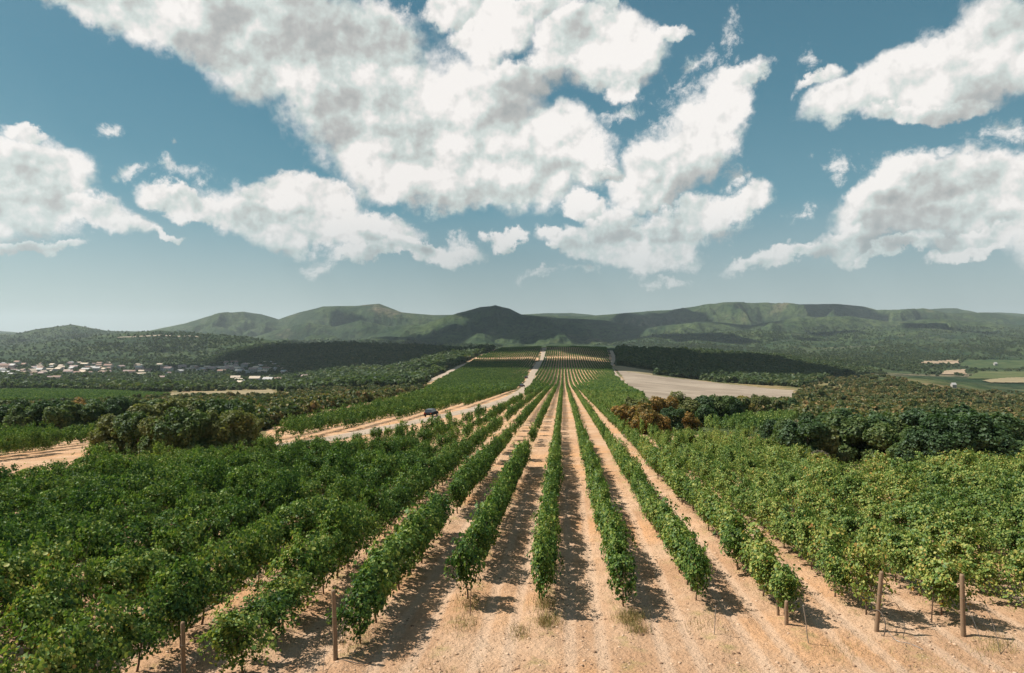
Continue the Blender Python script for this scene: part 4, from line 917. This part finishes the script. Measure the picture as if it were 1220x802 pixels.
x, y = on_road(522, 496.5, -1.2); car(x, y, radians(-14), 'dark car with a pale roof parked on the left verge of the dirt road', .82)
x, y = on_road(622, 461.5); car(x, y, radians(-20), 'tiny dark car far up the dirt road, the nearer of two')
x, y = on_road(627, 451); car(x, y, radians(-12), 'tiny dark car far up the dirt road, the farther of two')

# ------------------------------------------------------------------ posts, stakes, hoses at the row ends
def at(px, py): x, y = hit(px, py); return x, y, H1(x, y)
def post(px, py, top_px, top_py, r, label, mat=M_post, name='wooden_post', tilt_y=0):
    x, y, z = at(px, py); hgt = (HOR - top_py) * y / F + CAMZ - z; dx_ = (top_px - px) * y / F
    k = random.Random(int(px)); pts = [(0, 0, -.25)] + [(dx_ * t + k.uniform(-.008, .008), tilt_y * t + k.uniform(-.008, .008), hgt * t) for t in (0, .25, .5, .75, .97)] + [(dx_, tilt_y, hgt)]
    rr = [r * 1.08, r * 1.08, r * 1.03, r, r * .97, r * .95, r * .8]
    e = link(name, None, loc=(x, y, z)); MB().tube(pts, rr, 12).build('pole', mat, e, True)
    if r > .03:
        b = MB(); b.tube([(dx_ * .62 + (r + .006) * cos(a), (r + .006) * sin(a), hgt * .62) for a in np.linspace(0, 2 * pi, 13)], .004, 4); b.build('wire_tie', M_metal, e)
    tag(e, label, 'post' if r > .03 else 'stake', 'posts and stakes at the row ends'); return x, y, z, hgt
post(219, 812, 218, 741, .055, 'thick grey-brown wooden post at the lower left, dark leaves behind it', M_post)
post(400, 786, 397, 703, .062, 'pale weathered wooden post ending the big vine row left of centre')
post(1044, 752, 1050, 681, .062, 'brown wooden post leaning right beside a looped hose')
post(1148, 758, 1146, 684, .066, 'thick upright wooden post nearest the right edge')
post(937, 744, 937, 716, .06, 'short stout wooden post hidden in vine leaves, right of centre')
post(927, 733, 926, 712, .045, 'shorter thin wooden post just left of the stout short one')
post(824, 704, 824, 662, .05, 'dark wooden post in the vine end right of the middle', M_postd)
post(963, 766, 957, 721, .014, 'thin grey metal stake leaning in front of the short stout post', M_metal, 'metal_stake')
post(851, 756, 853, 722, .012, 'thin grey metal stake alone on bare soil right of centre', M_metal, 'metal_stake')
post(337, 750, 337, 690, .03, 'tall dark wooden stake under the left vines beside its shorter twin', M_postd)
post(333, 749, 332, 722, .026, 'short dark wooden stake under the left vines beside its taller twin', M_postd)
post(1110, 742, 1112, 700, .02, 'thin dark stake between the two right posts', M_postd)
post(560, 734, 561, 700, .014, 'thin dark stake at the end of the first row left of the middle', M_postd)
post(1150, 690, 1153, 668, .02, 'thin pale stake rising from the leaves above the right post')
def hose(pts, r, label, name='irrigation_hose', mat=M_hose, cat='hose'):
    """pts: (px, py on the ground, height above ground)"""
    P3 = []
    for (px, py, h) in pts: x, y, z = at(px, py); P3.append((x, y, z + h + r))
    o0 = np.array(P3[0]); Q = []
    A = np.array(P3)
    for i in range(len(A) - 1):
        p0, p1, p2, p3 = A[max(i - 1, 0)], A[i], A[i + 1], A[min(i + 2, len(A) - 1)]
        for s in range(8): t = s / 8; Q.append(.5 * ((2 * p1) + (-p0 + p2) * t + (2 * p0 - 5 * p1 + 4 * p2 - p3) * t * t + (-p0 + 3 * p1 - 3 * p2 + p3) * t ** 3) - o0)
    Q.append(A[-1] - o0); o = MB().tube([tuple(q) for q in Q], r, 6).build(name, mat, None, True, tuple(o0)); tag(o, label, cat)
hose([(1036, 750, .5), (1043, 752, .62), (1050, 754, .58), (1055, 757, .3), (1053, 758, 0), (1050, 757, .0)], .018, 'stiff hose looping out at the foot of the leaning post')
hose([(1056, 752, .75), (1066, 752, .85), (1074, 753, .55), (1078, 757, .2), (1076, 760, .0), (1080, 771, .0)], .012, 'thin hose arching right of the leaning post down to the soil')
hose([(1058, 757, .1), (1068, 764, .02), (1084, 768, .02), (1100, 775, .02)], .008, 'thin wire lying on the soil below the leaning post', 'loose_wire', M_metal, 'wire')
hose([(1150, 757, 1.0), (1160, 760, .5), (1169, 764, .0)], .007, 'pale guy wire slanting from the rightmost post to the soil', 'guy_wire', M_metal, 'wire')
hose([(1156, 752, 1.2), (1172, 757, 1.0), (1184, 768, .5), (1192, 780, .0)], .009, 'dark curved cable running from the rightmost post down to the bare soil', 'cable', M_hose, 'cable')
hose([(396, 782, 1.0), (388, 790, .5), (386, 797, .2), (384, 812, .0)], .008, 'thin drooping cable left of the pale weathered post', 'cable', M_hose, 'cable')
hose([(402, 786, .02), (418, 790, .02), (432, 793, .03), (445, 790, .02)], .014, 'dark hose lying on the soil at the pale post foot')

# ------------------------------------------------------------------ loose clods, pebbles and weeds on the near soil
def clods():
    ico = [(0, 0, 1), (.89, 0, .45), (.28, .85, .45), (-.72, .53, .45), (-.72, -.53, .45), (.28, -.85, .45), (.72, .53, -.45), (-.28, .85, -.45), (-.89, 0, -.45), (-.28, -.85, -.45), (.72, -.53, -.45), (0, 0, -1)]
    fc = [(0, 1, 2), (0, 2, 3), (0, 3, 4), (0, 4, 5), (0, 5, 1), (1, 6, 2), (2, 7, 3), (3, 8, 4), (4, 9, 5), (5, 10, 1), (6, 7, 2), (7, 8, 3), (8, 9, 4), (9, 10, 5), (10, 6, 1), (11, 7, 6), (11, 8, 7), (11, 9, 8), (11, 10, 9), (11, 6, 10)]
    n_ = 20000; rg = np.random.default_rng(9); y = 16 + 40 * rg.random(n_) ** 1.7; x = rg.uniform(-.8, .8, n_) * y
    o = x - .075 * y; k = fbm(x / 1.5, y / 1.5, 3) + rg.normal(0, .25, n_) > -.05; x = x[k]; y = y[k]; n_ = len(x)
    s = .014 + .045 * rg.random(n_) ** 4; z = Hh(x, y)
    I = np.array(ico)[None] * (1 + rg.normal(0, .18, (n_, 12, 1))) * s[:, None, None] * np.array([1.2, 1, .7]); V_ = I + np.stack([x, y, z], 1)[:, None]
    F_ = (np.arange(n_)[:, None, None] * 12 + np.array(fc)[None]).reshape(-1, 3)
    M, n = newmat('clod'); g = n.new('ShaderNodeNewGeometry'); out(n, princ(n, n.ramp(g.outputs['Random Per Island'], [(0., (.16, .095, .06)), (.5, (.42, .28, .18)), (1., (.56, .40, .28))]), .95, None, .05))
    tag(link('pebbles', quads_mesh('pebbles', V_.reshape(-1, 3), F_), M), 'small clods and pebbles strewn over the bare soil', 'pebbles', None, 'stuff')
clods()
def weeds():
    rg = np.random.default_rng(12); C = []
    spots_ = [(649, 722, 14, 60, .9), (560, 722, 16, 40, .9), (652, 742, 14, 80, .7), (752, 738, 16, 90, .8), (760, 752, 12, 50, .4), (550, 745, 20, 50, .4), (430, 765, 30, 60, .5), (620, 760, 10, 20, .4), (620, 752, 16, 30, .5), (1000, 775, 40, 50, .3), (1190, 770, 30, 60, .4), (520, 790, 60, 40, .3), (1130, 795, 90, 60, .3), (835, 745, 20, 30, .4), (470, 680, 30, 40, .6)]
    B = []
    for (px, py, rx, c, hh) in spots_:
        for q in range(c * 5): B.append((px + rg.normal(0, rx * .6), py + rg.normal(0, rx * .28), hh))
    for k in range(-4, 8):
        for q in range(900):
            y = rg.uniform(max(STARTS.get(k, 17) - .3, 16), 48); x = -.65 + 2.6 * k + .075 * y + rg.normal(0, .22)
            if vnoise(np.array([x * 1.3]), np.array([y * 1.3]))[0] > .05: B.append((CX + F * x / y, None, .35, x, y))
    V_ = []; n_ = 0
    for b in B:
        if b[1] is None: x, y = b[3], b[4]
        else:
            if b[1] > 840: continue
            h_ = hit(b[0], b[1]); x, y = h_
        z = H1(x, y); h = b[2] * rg.uniform(.15, .45); a = rg.uniform(0, 6.28); lx, ly = rg.normal(0, .35, 2) * h; w_ = .007
        V_ += [(x - w_ * cos(a), y - w_ * sin(a), z - .01), (x + w_ * cos(a), y + w_ * sin(a), z - .01), (x + lx + .002, y + ly, z + h), (x + lx - .002, y + ly, z + h)]; n_ += 1
    F_ = np.arange(n_ * 4).reshape(-1, 4); M, n = newmat('dry_weed'); g = n.new('ShaderNodeNewGeometry')
    out(n, princ(n, n.ramp(g.outputs['Random Per Island'], [(0., (.12, .13, .04)), (.4, (.26, .22, .08)), (1., (.46, .33, .15))]), .8, None, .1))
    tag(link('dry_grass', quads_mesh('dry_grass', np.array(V_), F_), M), 'sparse dry weeds and grass tufts on the bare soil', 'dry grass', None, 'stuff')
weeds()
